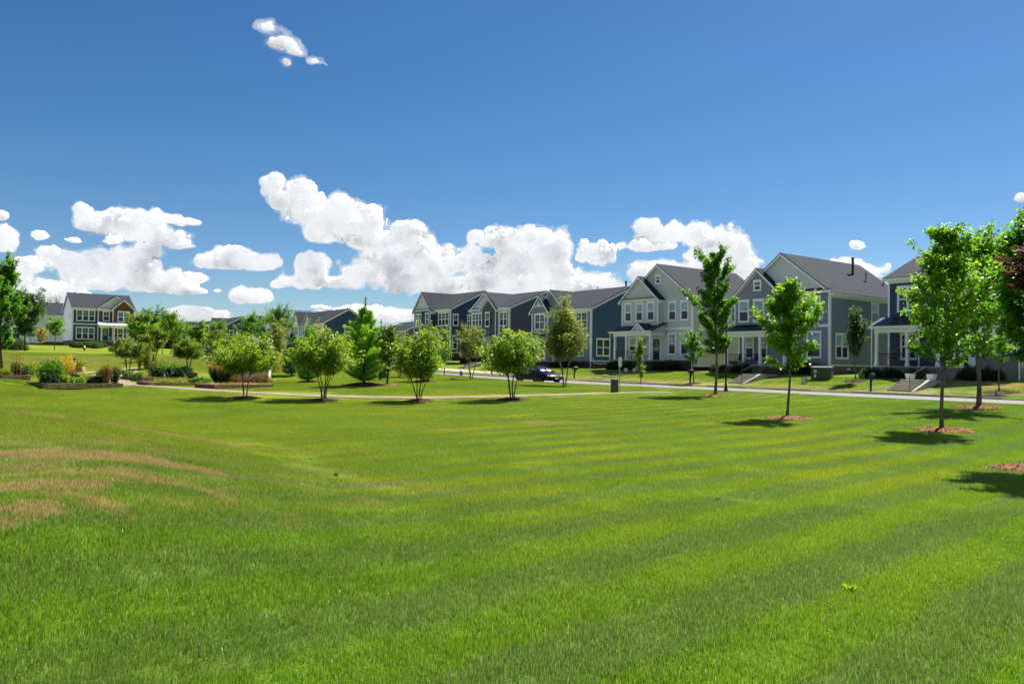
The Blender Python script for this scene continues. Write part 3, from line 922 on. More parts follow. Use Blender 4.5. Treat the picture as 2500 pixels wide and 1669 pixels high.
def porch(root, x0, x1, y0, fz, zr, ze, posts, mat_base, rail=(), roofm=None, seams=True, steps=None, wally=0.0, gablet=None, side_wall=None):
    """raised porch in front of a wall at y = wally: base, floor, roof, beam, posts, railings, steps"""
    roofm = roofm or METALROOF
    MB().box(x0 + .05, x1 - .05, y0 + .08, wally - .01, -.8, fz - .12).build('porch_base', mat_base, root)
    MB().box(x0, x1, y0, wally - .01, fz - .12, fz).build('porch_floor', CONCRETE, root)
    oh = .35
    a = [Vector((x0 - oh, y0 - oh, ze)), Vector((x1 + oh, y0 - oh, ze)), Vector((x1 + oh, wally - .02, zr)), Vector((x0 - oh, wally - .02, zr))]
    pr = slab(root, a, .06, roofm, 'porch_roof')
    sb = (a[3] - a[0]); n = sb.cross(Vector((-1, 0, 0))).normalized()
    if n.z < 0: n = -n
    k = int((x1 - x0 + 2 * oh) / .45)
    for i in range(k + 1):
        x = x0 - oh + .02 + i * (x1 - x0 + 2 * oh - .04) / k
        p, q = Vector((x, y0 - oh, ze)), Vector((x, wally - .03, zr))
        MB().extrude([p + Vector((-.012, 0, 0)), p + Vector((.012, 0, 0)), q + Vector((.012, 0, 0)), q + Vector((-.012, 0, 0))], n * .035).build('seam', roofm, pr)
    MB().plate((x0 - oh + .01, y0 - oh + .04, ze - .06), (x1 + oh - .01, y0 - oh + .04, ze - .06), .16, (0, -1, 0), .03).build('porch_fascia', WHITE, root)
    MB().plate((x0 - oh, y0 - oh - .0, ze - .03), (x1 + oh, y0 - oh, ze - .03), .11, (0, -1, 0), .09).build('gutter', WHITE, root)
    MB().box(x0 - oh + .03, x1 + oh - .03, y0 - oh + .05, wally - .03, ze - .20, ze - .17).build('porch_ceiling', WHITE, root)
    bm = MB(); bm.box(x0, x1, y0 + .02, y0 + .24, ze - .52, ze - .205)
    for x in (x0, x1 - .22): bm.box(x, x + .22, y0 + .24, wally - .03, ze - .52, ze - .205)
    bm.build('porch_beam', WHITE, root)
    for x in (x0, x1):     # closed triangle ends under the roof
        MB().extrude([(x, y0 + .05, ze - .165), (x, wally - .03, ze - .165), (x, wally - .03, zr - .13), (x, y0 + .05, ze - .10)], (.05 if x == x0 else -.05, 0, 0)).build('porch_end', WHITE if side_wall is None else side_wall, root)
    for px in posts:
        pm = MB(); pm.box(px - .10, px + .10, y0 + .03, y0 + .23, fz, ze - .52)
        pm.box(px - .13, px + .13, y0 + .0, y0 + .26, fz, fz + .22); pm.box(px - .125, px + .125, y0 + .005, y0 + .255, ze - .66, ze - .521)
        pm.build('porch_post', WHITE, root)
    for (ra, rb_) in rail:
        r = MB(); r.box(ra, rb_, y0 + .10, y0 + .16, fz + .88, fz + .94); r.box(ra, rb_, y0 + .11, y0 + .15, fz + .10, fz + .14)
        kk = max(2, int((rb_ - ra) / .12))
        for i in range(kk):
            x = ra + (i + .5) * (rb_ - ra) / kk; r.box(x - .011, x + .011, y0 + .12, y0 + .14, fz + .14, fz + .88)
        r.build('porch_railing', BLACKM, root)
    if steps:
        sx0, sx1, nst, smat = steps
        rise = fz / nst
        st = empty('porch_steps'); st.parent = root
        for i in range(nst):
            MB().box(sx0, sx1, y0 - .30 * (nst - i - 1) - .0, y0 - .30 * (nst - i - 1) + .32, -.9, fz - rise * (nst - 1 - i) - (.02 if i == nst - 1 else 0) - .1).build('step', smat, st)
    if gablet:
        gx0, gx1, gz = gablet
        zb = ze + .02; xm = (gx0 + gx1) / 2; yb = y0 - oh - .02
        yr = yb + (gz - zb) / max((zr - ze) / (wally - y0 + oh), .01)
        gp = empty('gablet'); gp.parent = root
        MB().extrude([(gx0 + .1, yb + .1, zb), (gx1 - .1, yb + .1, zb), (xm, yb + .1, gz - .06)], (0, .05, 0)).build('gable_face', side_wall or WHITE, gp)
        for sx in (gx0, gx1):
            MB().extrude([(sx, yb, zb), (xm, yb, gz), (xm, min(yr, wally - .05), gz), (sx, yb + .05, zb)], (0, 0, .06)).build('gablet_roof', roofm, gp)
            MB().plate((sx, yb - .03, zb + .03), (xm, yb - .03, gz + .03), .17, (0, 1, 0), .04).build('rake_board', WHITE, gp)


def downspout(root, x, y, z0, z1, foot=(0, -.35)):
    MB().tube([(x, y, z1), (x, y, z0 + .15), (x + foot[0] * .4, y + foot[1] * .4, z0 + .06), (x + foot[0], y + foot[1], z0 + .04)], .045, 6).build('downspout', WHITE, root)


def corner(root, fr, a, z0, z1, w=.14, both=True):
    mb = MB(); fbox(mb, fr, a - (w if a > .5 else 0), a + (0 if a > .5 else w), z0, z1, .0, .054)
    mb.build('corner_board', WHITE, root)


def vent(root, x, y, z, h=.7, r=.07):
    MB().lathe([(r, -.3), (r, h), (r * 1.6, h), (r * 1.6, h + .1), (r * .6, h + .16)], 8, (x, y, z)).build('vent_pipe', VENT, root)


def door(root, fr, a0, a1, z0, z1, mat, glass=True, side=0):
    d = MB(); fbox(d, fr, a0 - .12, a0, z0, z1 + .14, 0, .08); fbox(d, fr, a1, a1 + .12, z0, z1 + .14, 0, .08); fbox(d, fr, a0, a1, z1, z1 + .14, 0, .08)
    fo = d.build('door_frame', WHITE, root)
    q = MB(); fbox(q, fr, a0 + .005, a1 - .005, z0, z1 - .005, 0, .055); dd = q.build('door', mat, root)
    if glass:
        g = MB(); fbox(g, fr, a0 + .16, a1 - .16, z0 + .95, z1 - .18, .056, .063); g.build('door_glass', BLIND2, dd)
    for zz in (z0 + .15,):
        g = MB(); fbox(g, fr, a0 + .16, a1 - .16, zz, z0 + .80, .056, .066); g.build('door_panel', mat, dd)
    MB().tube([fr.p(a1 - .1, z0 + .95, .04), fr.p(a1 - .1, z0 + .95, .11), fr.p(a1 - .1, z0 + 1.1, .11)], .014, 6).build('door_handle', BLACKM, dd)
    if side:
        s = MB(); fbox(s, fr, a1 + .13, a1 + .13 + side, z0, z1, 0, .06); sl = s.build('sidelight', WHITE, root)
        s = MB(); fbox(s, fr, a1 + .17, a1 + .09 + side, z0 + .7, z1 - .1, .061, .067); s.build('pane', GLASS, sl)


def base_house(name, label, v_left, W, D, z0, u=60.4, rot=ROW, origin=None, group=None):
    o = origin if origin is not None else xy(u, v_left)
    r = empty(name, (o[0], o[1], z0), rot, label, 'house', group)
    fr = Frame((0, 0, 0), (1, 0, 0), (0, -1, 0))
    sd = Frame((W, 0, 0), (0, 1, 0), (1, 0, 0))
    ls = Frame((0, 0, 0), (0, 1, 0), (-1, 0, 0))
    bk = Frame((0, D, 0), (1, 0, 0), (0, 1, 0))
    return r, fr, sd, ls, bk


def foundation(r, W, D, zf, mat):
    MB().box(-.03, W + .03, -.03, D + .03, -1.2, zf).build('foundation', mat, r)


def front_gable(r, fr0, x0, x1, p, z0, ze, zr, mat, boards=.0, yback=6.0, single=True, roofmat=None, face=True, ret=False, gmat=None, peak_inset=0):
    """projecting bay with a gable over it"""
    fr = Frame((0, -p, 0), (1, 0, 0), (0, -1, 0))
    xm = (x0 + x1) / 2
    if p > 0.02:
        for x, n in ((x0, -1), (x1, 1)):
            f2 = Frame((x, -p, 0), (0, 1, 0), (n, 0, 0)); wall(r, f2, [(0, z0), (p, z0), (p, ze), (0, ze)], mat, 0, name='bay_wall')
    if gmat is None:
        wall(r, fr, [(x0, z0), (x1, z0), (x1, ze), (xm, zr), (x0, ze)], mat, boards, single, 'bay_wall')
    else:
        wall(r, fr, [(x0, z0), (x1, z0), (x1, ze), (x0, ze)], mat, boards, single, 'bay_wall')
        wall(r, fr, [(x0, ze), (x1, ze), (xm, zr)], gmat, boards, single, 'gable_wall')
        m = MB(); fbox(m, fr, x0 - .1, x1 + .1, ze - .12, ze + .1, .0, .07); m.build('band_board', WHITE, r)
        sk = MB(); sk.extrude([fr.p(x0 - .25, ze + .11, .0), fr.p(x1 + .25, ze + .11, .0), fr.p(x1 + .25, ze + .11, .34), fr.p(x0 - .25, ze + .11, .34)], (0, 0, .03))
        sk.build('skirt_roof', SHINGLE, r)
    gable_roof(r, x0, x1, -p, yback, ze, zr, 'y', roofmat, rakes=(True, False), gutters=(False, False), name='gable_roof')
    for x in (x0, x1):
        m = MB(); fbox(m, fr, x - (.02 if x == x0 else .12), x + (.12 if x == x0 else .02), z0, ze, .0, .056); m.build('corner_board', WHITE, r)
    return fr


# ------------------------------------------------------------------ the row of houses
BD = .27   # siding exposure


def body(r, fr, sd, ls, bk, W, D, zf, He, mat_f, mat_s, fmat, single, front=True):
    foundation(r, W, D, zf, fmat)
    if front: wall(r, fr, [(0, zf), (W, zf), (W, He), (0, He)], mat_f, BD, single)
    wall(r, sd, [(0, zf), (D, zf), (D, He), (0, He)], mat_s, BD, single)
    wall(r, ls, [(0, zf), (D, zf), (D, He), (0, He)], mat_s, 0)
    wall(r, bk, [(0, zf), (W, zf), (W, He), (0, He)], mat_s, 0)
    corner(r, fr, W, zf, He); corner(r, sd, 0, zf, He); corner(r, sd, D, zf, He); corner(r, fr, 0, zf, He)


def side_gables(r, sd, ls, D, He, zr, mat, single):
    for f in (sd, ls):
        wall(r, f, [(0, He), (D, He), (D / 2, zr)], mat, BD if f is sd else 0, single, 'gable_wall')


def band(r, fr, a0, a1, z, h=.22):
    m = MB(); fbox(m, fr, a0, a1, z - h / 2, z + h / 2, .0, .058); m.build('band_board', WHITE, r)


def house_grey():                     # mid-grey house with the long shingled roof
    W, D, zf, He = 9.26, 12.5, .66, 6.9
    r, fr, sd, ls, bk = base_house('house', 'mid-grey house with white attic gable, dark porch and tall black vent pipe', 46.04, W, D, 1.2)
    body(r, fr, sd, ls, bk, W, D, zf, He, GREY, GREY, BRICK_TAN, True)
    wall(r, fr, [(0, He), (W, He), (W / 2, 10.45)], LGREY, 0, False, 'gable_wall')
    m = MB(); m.extrude([(4.6, -.36, He + .14), (W + .28, -.36, He + .14), (W + .28, -.001, He + .34), (4.6, -.001, He + .34)], (0, 0, .04)); m.build('skirt_roof', SHINGLE, r)
    m = MB(); m.plate((4.6, -.33, He + .13), (W + .30, -.33, He + .13), .22, (0, -1, 0), .05); m.build('cornice', WHITE, r)
    gable_roof(r, 0, W, 0, D, He, 10.45, 'y', rakes=(True, True), gutters=(True, True))
    b = front_gable(r, fr, 0, 5.0, .6, 4.3, He, 9.25, GREY, BD, 5.0)
    for a0, a1 in ((.45, 1.62), (2.06, 3.24), (3.72, 4.8)): window(r, b, a0, a1, 4.53, 6.62, 1, 0, 1)
    window(r, b, 2.08, 2.92, 7.35, 8.35, 1, 2)
    window(r, fr, 7.1, 8.45, 4.53, 6.62, 1, 0, 1)
    window(r, fr, 7.1, 8.5, 1.3, 3.62, 1, 0, 1)
    band(r, fr, 5.0, W, 4.05)
    window(r, sd, 6.45, 7.75, 4.55, 6.4, 1, 0, 1); window(r, sd, .8, 2.75, 1.25, 3.45, 2, 0, 1); window(r, sd, 9.6, 10.6, 4.55, 6.4, 1)
    window(r, fr, .75, 1.75, 1.2, 3.3, 1, 0, 1); window(r, fr, 2.2, 3.2, 1.2, 3.3, 1, 0, 1)
    door(r, fr, 5.2, 6.15, zf + .02, 2.85, DOORN)
    porch(r, .1, 6.45, -2.1, zf, 4.4, 3.65, (.3, 2.05, 3.8, 6.25), BRICK_TAN, ((.4, 1.95), (2.15, 3.7)), steps=(4.6, 6.2, 4, BRICK_BROWN))
    for a in ((.2, 'z'),): pass
    m = MB(); fbox(m, sd, 0, D, zf - .02, zf + .1, .001, .06); m.build('water_table', WHITE, r)
    m = MB(); fbox(m, sd, 2.6, 3.0, .30, .48, .031, .10); m.build('dryer_vent', WHITE, r)
    downspout(r, W + .08, -.12, -.1, He - .1); downspout(r, 5.15, -.75, 4.1, He - .1, (0, -.1))
    vent(r, 6.5, 8.3, 9.4, 1.3, .11); vent(r, 7.4, 9.0, 8.7, .5, .05); vent(r, 7.6, 11.8, 8.5, .5, .05)
    return r


def house_pale():                     # pale grey house with the wreath on its door
    W, D, zf, He = 9.2, 12.5, 1.1, 7.45
    r, fr, sd, ls, bk = base_house('house', 'pale grey house with two nested front gables and wreathed black door', 60.82, W, D, 1.1)
    body(r, fr, sd, ls, bk, W, D, zf, He, PALE, PALE, BRICK_BROWN, True)
    wall(r, fr, [(0, He), (W, He), (W / 2, 10.95)], PALE, BD, True, 'gable_wall')
    gable_roof(r, 0, W, 0, D, He, 10.95, 'y')
    for x0, x1 in ((-.3, .3), (W - .55, W + .3)):
        m = MB(); m.box(x0, x1, -.36, -.04, He - .10, He + .06); m.box(x0 + .03, x1 - .03, -.33, -.04, He - .3, He - .101); m.build('cornice_return', WHITE, r)
    b = front_gable(r, fr, 0, 5.3, .7, 4.55, He, 9.75, PALE, BD, 5.0, gmat=PALE)
    for a0, a1 in ((.45, 1.5), (2.1, 3.15), (3.75, 4.8)): window(r, b, a0, a1, 5.15, 7.2, 1, 0, 1)
    for a0, a1 in ((6.05, 7.12), (7.68, 8.74)):
        window(r, fr, a0, a1, 5.12, 7.15, 1, 0, 1); window(r, fr, a0, a1, 1.65, 3.92, 1, 2, 2 if a0 < 7 else 1)
    window(r, fr, 4.2, 4.95, 9.05, 10.0, 1, 2)
    band(r, fr, 5.3, W, 4.33)
    window(r, fr, .5, 1.6, 1.65, 3.6, 1, 0, 1); window(r, fr, 2.1, 3.2, 1.65, 3.6, 1, 0, 2)
    door(r, fr, 4.0, 4.95, zf + .02, 3.3, DOORB)
    t = MB(); n = 20
    for k in range(n):
        a0, a1 = 2 * math.pi * k / n, 2 * math.pi * (k + 1) / n
        t.tube([(4.48 + .24 * math.cos(a0), -.09, 2.75 + .24 * math.sin(a0)), (4.48 + .24 * math.cos(a1), -.09, 2.75 + .24 * math.sin(a1))], .07, 5, False)
    t.build('wreath', pmat('wreath_leaves', (.10, .02, .015), .8, .1, var=.4, vscale=30), r)
    porch(r, .1, 5.6, -2.1, zf, 4.95, 4.1, (.3, 2.0, 3.62, 5.4), BRICK_BROWN, ((.4, 1.9), (2.1, 3.5)), gablet=(3.2, 5.0, 4.85), side_wall=PALE, steps=(3.8, 5.3, 5, BRICK_BROWN))
    wb = MB(); wb.box(W, W + .6, .1, 4.3, .55, 1.9); bm = wb.build('bump_out', PALE, r)
    f2 = Frame((W + .6, .1, 0), (0, 1, 0), (1, 0, 0)); f3 = Frame((W, .1, 0), (1, 0, 0), (0, -1, 0))
    for i in range(5):
        for f, L in ((f2, 4.2), (f3, .6)):
            MB().hexa([f.p(0, .6 + i * .25, .001), f.p(L, .6 + i * .25, .001), f.p(L, .6 + i * .25, .042), f.p(0, .6 + i * .25, .042)],
                      [f.p(0, .85 + i * .25, .001), f.p(L, .85 + i * .25, .001), f.p(L, .85 + i * .25, .006), f.p(0, .85 + i * .25, .006)]).build('siding_board', PALE, bm)
    m = MB(); fbox(m, f2, 0, .12, .61, 1.89, .0, .055); fbox(m, f2, 4.08, 4.2, .61, 1.89, .0, .055); fbox(m, f2, 0, 4.2, .5, .6, .0, .06); fbox(m, f3, 0, .6, .5, .6, .0, .06); m.build('corner_board', WHITE, bm)
    slab(r, [(W - .01, -.1, 2.25), (W + .85, -.1, 1.95), (W + .85, 4.5, 1.95), (W - .01, 4.5, 2.25)], .06, METALROOF, 'bump_out_roof')
    window(r, sd, 6.0, 7.0, 5.1, 7.0, 1)
    downspout(r, 5.4, -.85, 4.6, He - .1, (0, -.1)); downspout(r, W + .08, -.12, .0, He - .1); downspout(r, -.05, -2.4, .0, 3.9)
    vent(r, 5.6, 6.6, 10.2, .8, .10)
    return r


def house_navy_right():               # navy house behind the maples on the right
    W, D, zf, He = 9.4, 12.5, .9, 7.75
    r, fr, sd, ls, bk = base_house('house', 'dark navy house behind the maples with greyed brick base and basket chair porch', 31.79, W, D, 1.0)
    body(r, fr, sd, ls, bk, W, D, zf, He, NAVY, NAVY, BRICK_GREY, True)
    side_gables(r, sd, ls, D, He, 10.3, NAVY, True)
    gable_roof(r, 0, W, 0, D, He, 10.3, 'x')
    b = front_gable(r, fr, 2.6, W, .5, zf, He, 10.2, NAVY, BD, 6.2)
    fz = MB(); fz.box(6.7, W + .06, -.62, -.02, -.8, 1.55); fz.build('brick_face', BRICK_GREY, r)
    m = MB(); m.box(6.66, W + .1, -.68, -.50, 1.55, 1.66); m.build('brick_sill', CONCRETE, r)
    window(r, fr, .75, 2.4, 5.1, 7.15, 2, 2)
    window(r, b, 4.0, 5.8, 5.1, 7.15, 2, 2); window(r, b, 7.3, 8.9, 5.1, 7.15, 2, 2, 1); window(r, b, 6.95, 8.8, 1.72, 3.9, 2, 2)
    window(r, fr, 1.0, 2.3, 1.4, 3.5, 2, 2)
    door(r, b, 5.3, 6.2, zf + .02, 3.1, DOORB, True, .35)
    porch(r, .1, 6.6, -2.3, zf, 4.7, 3.95, (.25, 2.6, 4.8, 6.4), BRICK_GREY, ((.4, 2.5), (2.7, 4.7)), steps=(4.95, 6.3, 4, BRICK_GREY), wally=-.53)
    window(r, sd, 1.0, 2.6, 5.1, 7.0, 2)
    downspout(r, .02, -2.5, .1, 3.8, (-.3, 0)); downspout(r, W + .08, -.6, -.1, He - .1)
    vent(r, 6.0, 7.5, 9.8, .6)
    return r


def house_teal():
    W, D, zf, He = 9.8, 12.6, .75, 6.85
    r, fr, sd, ls, bk = base_house('house', 'teal-blue house with sunburst truss gable behind the river birch', 76.34, W, D, 1.25)
    body(r, fr, sd, ls, bk, W, D, zf, He, GREY, TEAL, BRICK_BROWN, False)
    side_gables(r, sd, ls, D, He, 9.65, TEAL, False)
    gable_roof(r, 0, W, 0, D, He, 9.65, 'x')
    b1 = front_gable(r, fr, .2, 5.6, .25, 3.9, He, 9.2, GREY, BD, 6.3, False)
    b = front_gable(r, fr, -.1, 3.1, .9, 3.9, He, 8.6, GREY, BD, 3.0, False)
    tr = MB(); yy = -.9 - .30
    tr.box(.35, 2.65, yy - .02, yy + .06, 7.35, 7.48)
    for k in range(7):
        a = math.pi * (k + .5) / 7; tr.extrude([(1.5 + .12 * math.cos(a) - .03, yy, 7.48), (1.5 + .12 * math.cos(a) + .03, yy, 7.48), (1.5 + .62 * math.cos(a) + .03, yy, 7.48 + .50 * math.sin(a)), (1.5 + .62 * math.cos(a) - .03, yy, 7.48 + .50 * math.sin(a))], (0, .05, 0))
    tr.build('gable_truss', WHITE, r)
    window(r, b, .5, 2.5, 4.5, 6.55, 2, 2); window(r, fr, 6.2, 9.2, 4.5, 6.55, 3, 2); window(r, fr, 6.3, 8.6, 1.3, 3.4, 3, 2)
    window(r, fr, 2.2, 3.4, 1.3, 3.4, 1, 2); door(r, fr, 4.2, 5.1, zf + .02, 2.9, DOORB)
    porch(r, -.2, 5.6, -2.0, zf, 4.3, 3.6, (0, 1.9, 3.7, 5.4), BRICK_BROWN, ((.1, 1.8), (2.0, 3.6)), steps=(3.9, 5.2, 4, BRICK_BROWN))
    window(r, sd, .8, 3.0, 1.35, 3.45, 2, 0)
    m = MB(); fbox(m, sd, 0, D, zf - .02, zf + .1, .001, .06); m.build('water_table', WHITE, r)
    downspout(r, W + .08, -.1, -.1, He - .1)
    MB().tube([(W + .1, .3, 1.2), (W + .1, .35, .5), (W + .1, 1.0, .5), (W + .1, 3.1, .45)], .05, 6).build('vent_line', WHITE, r)
    vent(r, 8.8, 6.5, 9.5, .9, .10); vent(r, 4.0, 6.3, 9.6, .4, .04)


def house_slate():
    W, D, zf, He = 9.0, 12.0, .9, 7.35
    r, fr, sd, ls, bk = base_house('house', 'charcoal slate house with nested white-trimmed gables between navy and teal houses', 91.48, W, D, 1.6)
    body(r, fr, sd, ls, bk, W, D, zf, He, SLATE, SLATE, BRICK_BROWN, False)
    side_gables(r, sd, ls, D, He, 9.75, SLATE, False)
    gable_roof(r, 0, W, 0, D, He, 9.75, 'x')
    b = front_gable(r, fr, .3, 7.1, .15, 3.7, He, 9.5, LGREY, 0, 6.0, False)
    b2 = front_gable(r, fr, 3.2, 6.6, .45, 3.7, He, 8.75, SLATE, BD, 3.2, False)
    wall(r, Frame((0, -.17, 0), (1, 0, 0), (0, -1, 0)), [(.3, 3.7), (3.2, 3.7), (3.2, He - .1), (.3, He - .1)], SLATE, BD, False, 'bay_wall', .04)
    window(r, Frame((0, -.18, 0), (1, 0, 0), (0, -1, 0)), .5, 3.0, 4.9, 6.95, 3, 2)
    window(r, b2, 4.1, 5.2, 4.9, 6.9, 1, 2, 0, BLACKM); window(r, fr, 6.95, 8.6, 4.9, 6.9, 2, 2, 0)
    window(r, fr, 6.2, 8.4, 1.4, 3.5, 2, 2); window(r, fr, 1.0, 2.2, 1.4, 3.4, 1, 2); door(r, fr, 3.6, 4.5, zf + .02, 3.0, DOORB)
    porch(r, .1, 5.2, -2.0, zf, 4.0, 3.4, (.3, 2.6, 5.0), BRICK_BROWN, ((.4, 2.5),), steps=(3.3, 4.7, 4, BRICK_BROWN))
    downspout(r, W + .08, -.1, -.1, He - .1); downspout(r, .1, -.4, 3.9, He - .1)
    window(r, sd, 8.0, 9.0, 4.9, 6.7, 1)


def house_navy_far():
    W, D, zf, He = 9.1, 11.8, .9, 7.35
    r, fr, sd, ls, bk = base_house('house', 'navy house with pale attic gable at the far end of the row', 106.19, W, D, 2.1)
    body(r, fr, sd, ls, bk, W, D, zf, He, NAVY, NAVY, BRICK_BROWN, False)
    side_gables(r, sd, ls, D, He, 10.2, NAVY, False)
    gable_roof(r, 0, W, 0, D, He, 10.2, 'x')
    b = front_gable(r, fr, -.2, 4.7, .8, zf, He, 10.0, NAVY, BD, 6.0, False, gmat=LGREY)
    window(r, b, 1.85, 2.55, 8.3, 9.1, 1, 2)
    window(r, b, .35, 2.0, 4.9, 6.95, 2, 2); window(r, b, 3.25, 4.3, 4.9, 6.95, 1, 2); window(r, fr, 5.75, 8.75, 4.85, 6.95, 3, 2)
    window(r, b, .5, 2.2, 1.4, 3.6, 2, 2); window(r, fr, 5.8, 8.6, 1.4, 3.6, 3, 2)
    band(r, fr, 4.7, W, 4.05); band(r, b, -.2, 4.7, 4.05)
    window(r, sd, .4, 1.35, 4.85, 6.65, 1, 2); window(r, sd, 2.9, 3.85, 4.85, 6.65, 1, 2); window(r, sd, .35, 1.3, 1.4, 3.5, 1, 2)
    downspout(r, W + .08, -.1, -.3, He - .1)
    m = MB(); fbox(m, sd, 0, D, zf - .02, zf + .1, .001, .06); m.build('water_table', WHITE, r)


house_grey(); house_pale(); house_navy_right(); house_teal(); house_slate(); house_navy_far()


# ------------------------------------------------------------------ houses farther off
def far_house(name, label, W, D, z0, He, zr, mat_f, mat_s, v_left=None, rot=ROW, origin=None, axis='x', u=60.4, gables=(), wins=(), swins=(), fmat=None, rmat=None, vents=()):
    r, fr, sd, ls, bk = base_house(name, label, v_left, W, D, z0, u, rot, origin)
    zf = .7
    body(r, fr, sd, ls, bk, W, D, zf, He, mat_f, mat_s, fmat or BRICK_BROWN, False)
    if axis == 'x': side_gables(r, sd, ls, D, He, zr, mat_s, False)
    else:
        for f in (fr, bk): wall(r, f, [(0, He), (W, He), (W / 2, zr)], mat_f, 0, False, 'gable_wall')
    gable_roof(r, 0, W, 0, D, He, zr, axis, rmat)
    for g in gables: front_gable(r, fr, g[0], g[1], g[2], 4.0, He, g[3], g[4], 0, D / 2, False)
    for w in wins: window(r, fr, *w)
    for w in swins: window(r, sd, *w)
    for x, y, z in vents: vent(r, x, y, z, .7)
    return r, fr, sd, ls


r, fr, sd, ls = far_house('house', 'blue-sided duplex with two white front gables behind the pines', 15.5, 10.6, 2.5, 6.4, 9.3, OFFW, NAVY, 159.3,
    gables=((.3, 4.3, .5, 8.9, OFFW), (6.9, 10.6, .5, 8.5, OFFW)), wins=((12, 14.5, 4.0, 6.0, 2, 2), (5, 6.5, 4, 6, 1, 2)), swins=((4.4, 5.6, 4.0, 5.9, 1, 2),), vents=((13.2, 6, 9), (14.2, 6, 9)))
bb = Frame((0, -.5, 0), (1, 0, 0), (0, -1, 0))
window(r, bb, 1.0, 3.6, 4.2, 6.1, 3, 2); window(r, bb, 7.4, 10.1, 4.2, 6.1, 3, 2)
far_house('house', 'white-sided house with pale solar panels over its roof slope', 9.6, 12, 2.7, 6.6, 10.0, OFFW, OFFW, 177.2, axis='y', wins=((1, 3.5, 4, 6, 2), (5.5, 8.4, 4, 6, 2)))
so = bpy.data.objects[[o.name for o in bpy.data.objects if o.name.startswith('house')][-1]]
for i in range(4):
    for j in range(3):
        # panels on the slope towards the street's near end
        x0 = 5.1 + j * 1.45; x1 = x0 + 1.38; y0 = .6 + i * 2.6; y1 = y0 + 2.5; zz = lambda x: 10.0 - (x - 4.8) * (3.4 / 4.8) + .27
        MB().extrude([(x0, y0, zz(x0)), (x1, y0, zz(x1)), (x1, y1, zz(x1)), (x0, y1, zz(x0))], (0, 0, .04)).build('solar_panel', SOLAR, so)
far_house('house', 'far house showing only its grey roof ridge beside the tall green tree', 10, 11, 3.0, 6.3, 9.2, OFFW, LGREY, 189, gables=((.5, 4.5, .4, 8.8, OFFW),), wins=((6, 8.5, 4, 6, 2),))
far_house('house', 'far navy-sided house half hidden behind young maples', 9.5, 11, 3.4, 6.5, 9.4, LGREY, NAVY, 221, gables=((.5, 5, .4, 9.0, LGREY),), wins=((6, 8.6, 4, 6, 2, 2),), swins=((2, 3.2, 4, 5.8, 1),))
far_house('house', 'far white house with a small white gable beside the treeline', 9.5, 11, 3.6, 6.2, 9.0, OFFW, OFFW, 247, gables=((4.5, 9, .4, 8.4, OFFW),), wins=((1, 3.4, 4, 6, 2, 2), (5.6, 8.0, 4.2, 6, 2, 2)))
far_house('house', 'distant bluish house at the far end of the street', 9.5, 11, 3.9, 6.2, 9.2, LGREY, TEAL, 272, wins=((1, 3.4, 4, 6, 2), (5.6, 8.0, 4.2, 6, 2)))
p = P(937, 820, 178)
far_house('garage_house', 'low distant dark-roofed house seen between pine and navy house', 10, 9.5, 3.0, 5.3, 7.4, GREY, SLATE, origin=(p.x, p.y), wins=((2, 4, 2.5, 4.4, 2),), vents=((5, 4.5, 7.2), (7.5, 4.5, 7.2)))


def house_brick_left():               # navy and red brick house facing the green
    W, D, zf, He = 9.75, 12.0, 1.0, 6.7
    r, fr, sd, ls, bk = base_house('house', 'navy and red brick house with white porch roof facing the green', None, W, D, 3.5, rot=GREEN, origin=xy(18.9, 155.1))
    foundation(r, W, D, zf, BRICK_BROWN)
    wall(r, fr, [(0, zf), (4, zf), (4, He), (0, He)], NAVY, BD, False); wall(r, fr, [(4, zf), (W, zf), (W, He), (4, He)], BRICK_RED, 0)
    for f in (sd, ls): wall(r, f, [(0, zf), (D, zf), (D, He), (0, He)], LGREY, 0)
    wall(r, bk, [(0, zf), (W, zf), (W, He), (0, He)], LGREY)
    for f in (sd, ls): wall(r, f, [(0, He), (D, He), (D / 2, 9.5)], LGREY, 0, name='gable_wall')
    gable_roof(r, 0, W, 0, D, He, 9.5, 'x')
    corner(r, fr, 0, zf, He); corner(r, ls, 0, zf, He); band(r, fr, .1, 4.0, 3.85)
    m = MB(); fbox(m, fr, 3.9, 4.1, zf, He, .0, .07); m.build('corner_board', WHITE, r)
    b1 = Frame((0, -.25, 0), (1, 0, 0), (0, -1, 0))
    wall(r, b1, [(3.95, He), (W, He), (6.85, 9.0)], LGREY, 0, name='gable_wall', thick=.1)
    gable_roof(r, 3.95, W, -.25, D / 2, He, 9.0, 'y', rakes=(True, False), gutters=(False, False), name='gable_roof')
    b = front_gable(r, fr, 6.2, W, .7, zf, He, 8.35, BRICK_RED, 0, 3.0, False)
    window(r, fr, .55, 3.5, 4.35, 6.4, 3, 2); window(r, fr, .55, 3.5, 1.15, 3.35, 3, 2)
    window(r, fr, 4.7, 5.85, 4.5, 6.35, 1, 2); window(r, b, 7.0, 8.95, 4.4, 6.35, 2, 2); window(r, b, 7.0, 8.95, 1.3, 3.35, 2, 2)
    door(r, fr, 4.75, 5.65, zf + .02, 3.1, DOORN, True, .45)
    porch(r, 4.1, 8.6, -2.0, zf, 4.35, 3.75, (4.3, 6.3, 8.4), BRICK_BROWN, (), roofm=WHITEROOF, wally=-.72, steps=(4.6, 6.2, 4, BRICK_RED))
    for yy, zz in ((3, 5.0), (6, 5.0), (9, 5.0), (4, 2.0), (8, 2.0)): window(r, ls, yy, yy + .5, zz, zz + .9, 1)
    vent(r, 1.0, 6, 9.3, .5)
    downspout(r, 4.0, -.12, zf, He - .1); downspout(r, -.06, -.1, 0, He - .1)


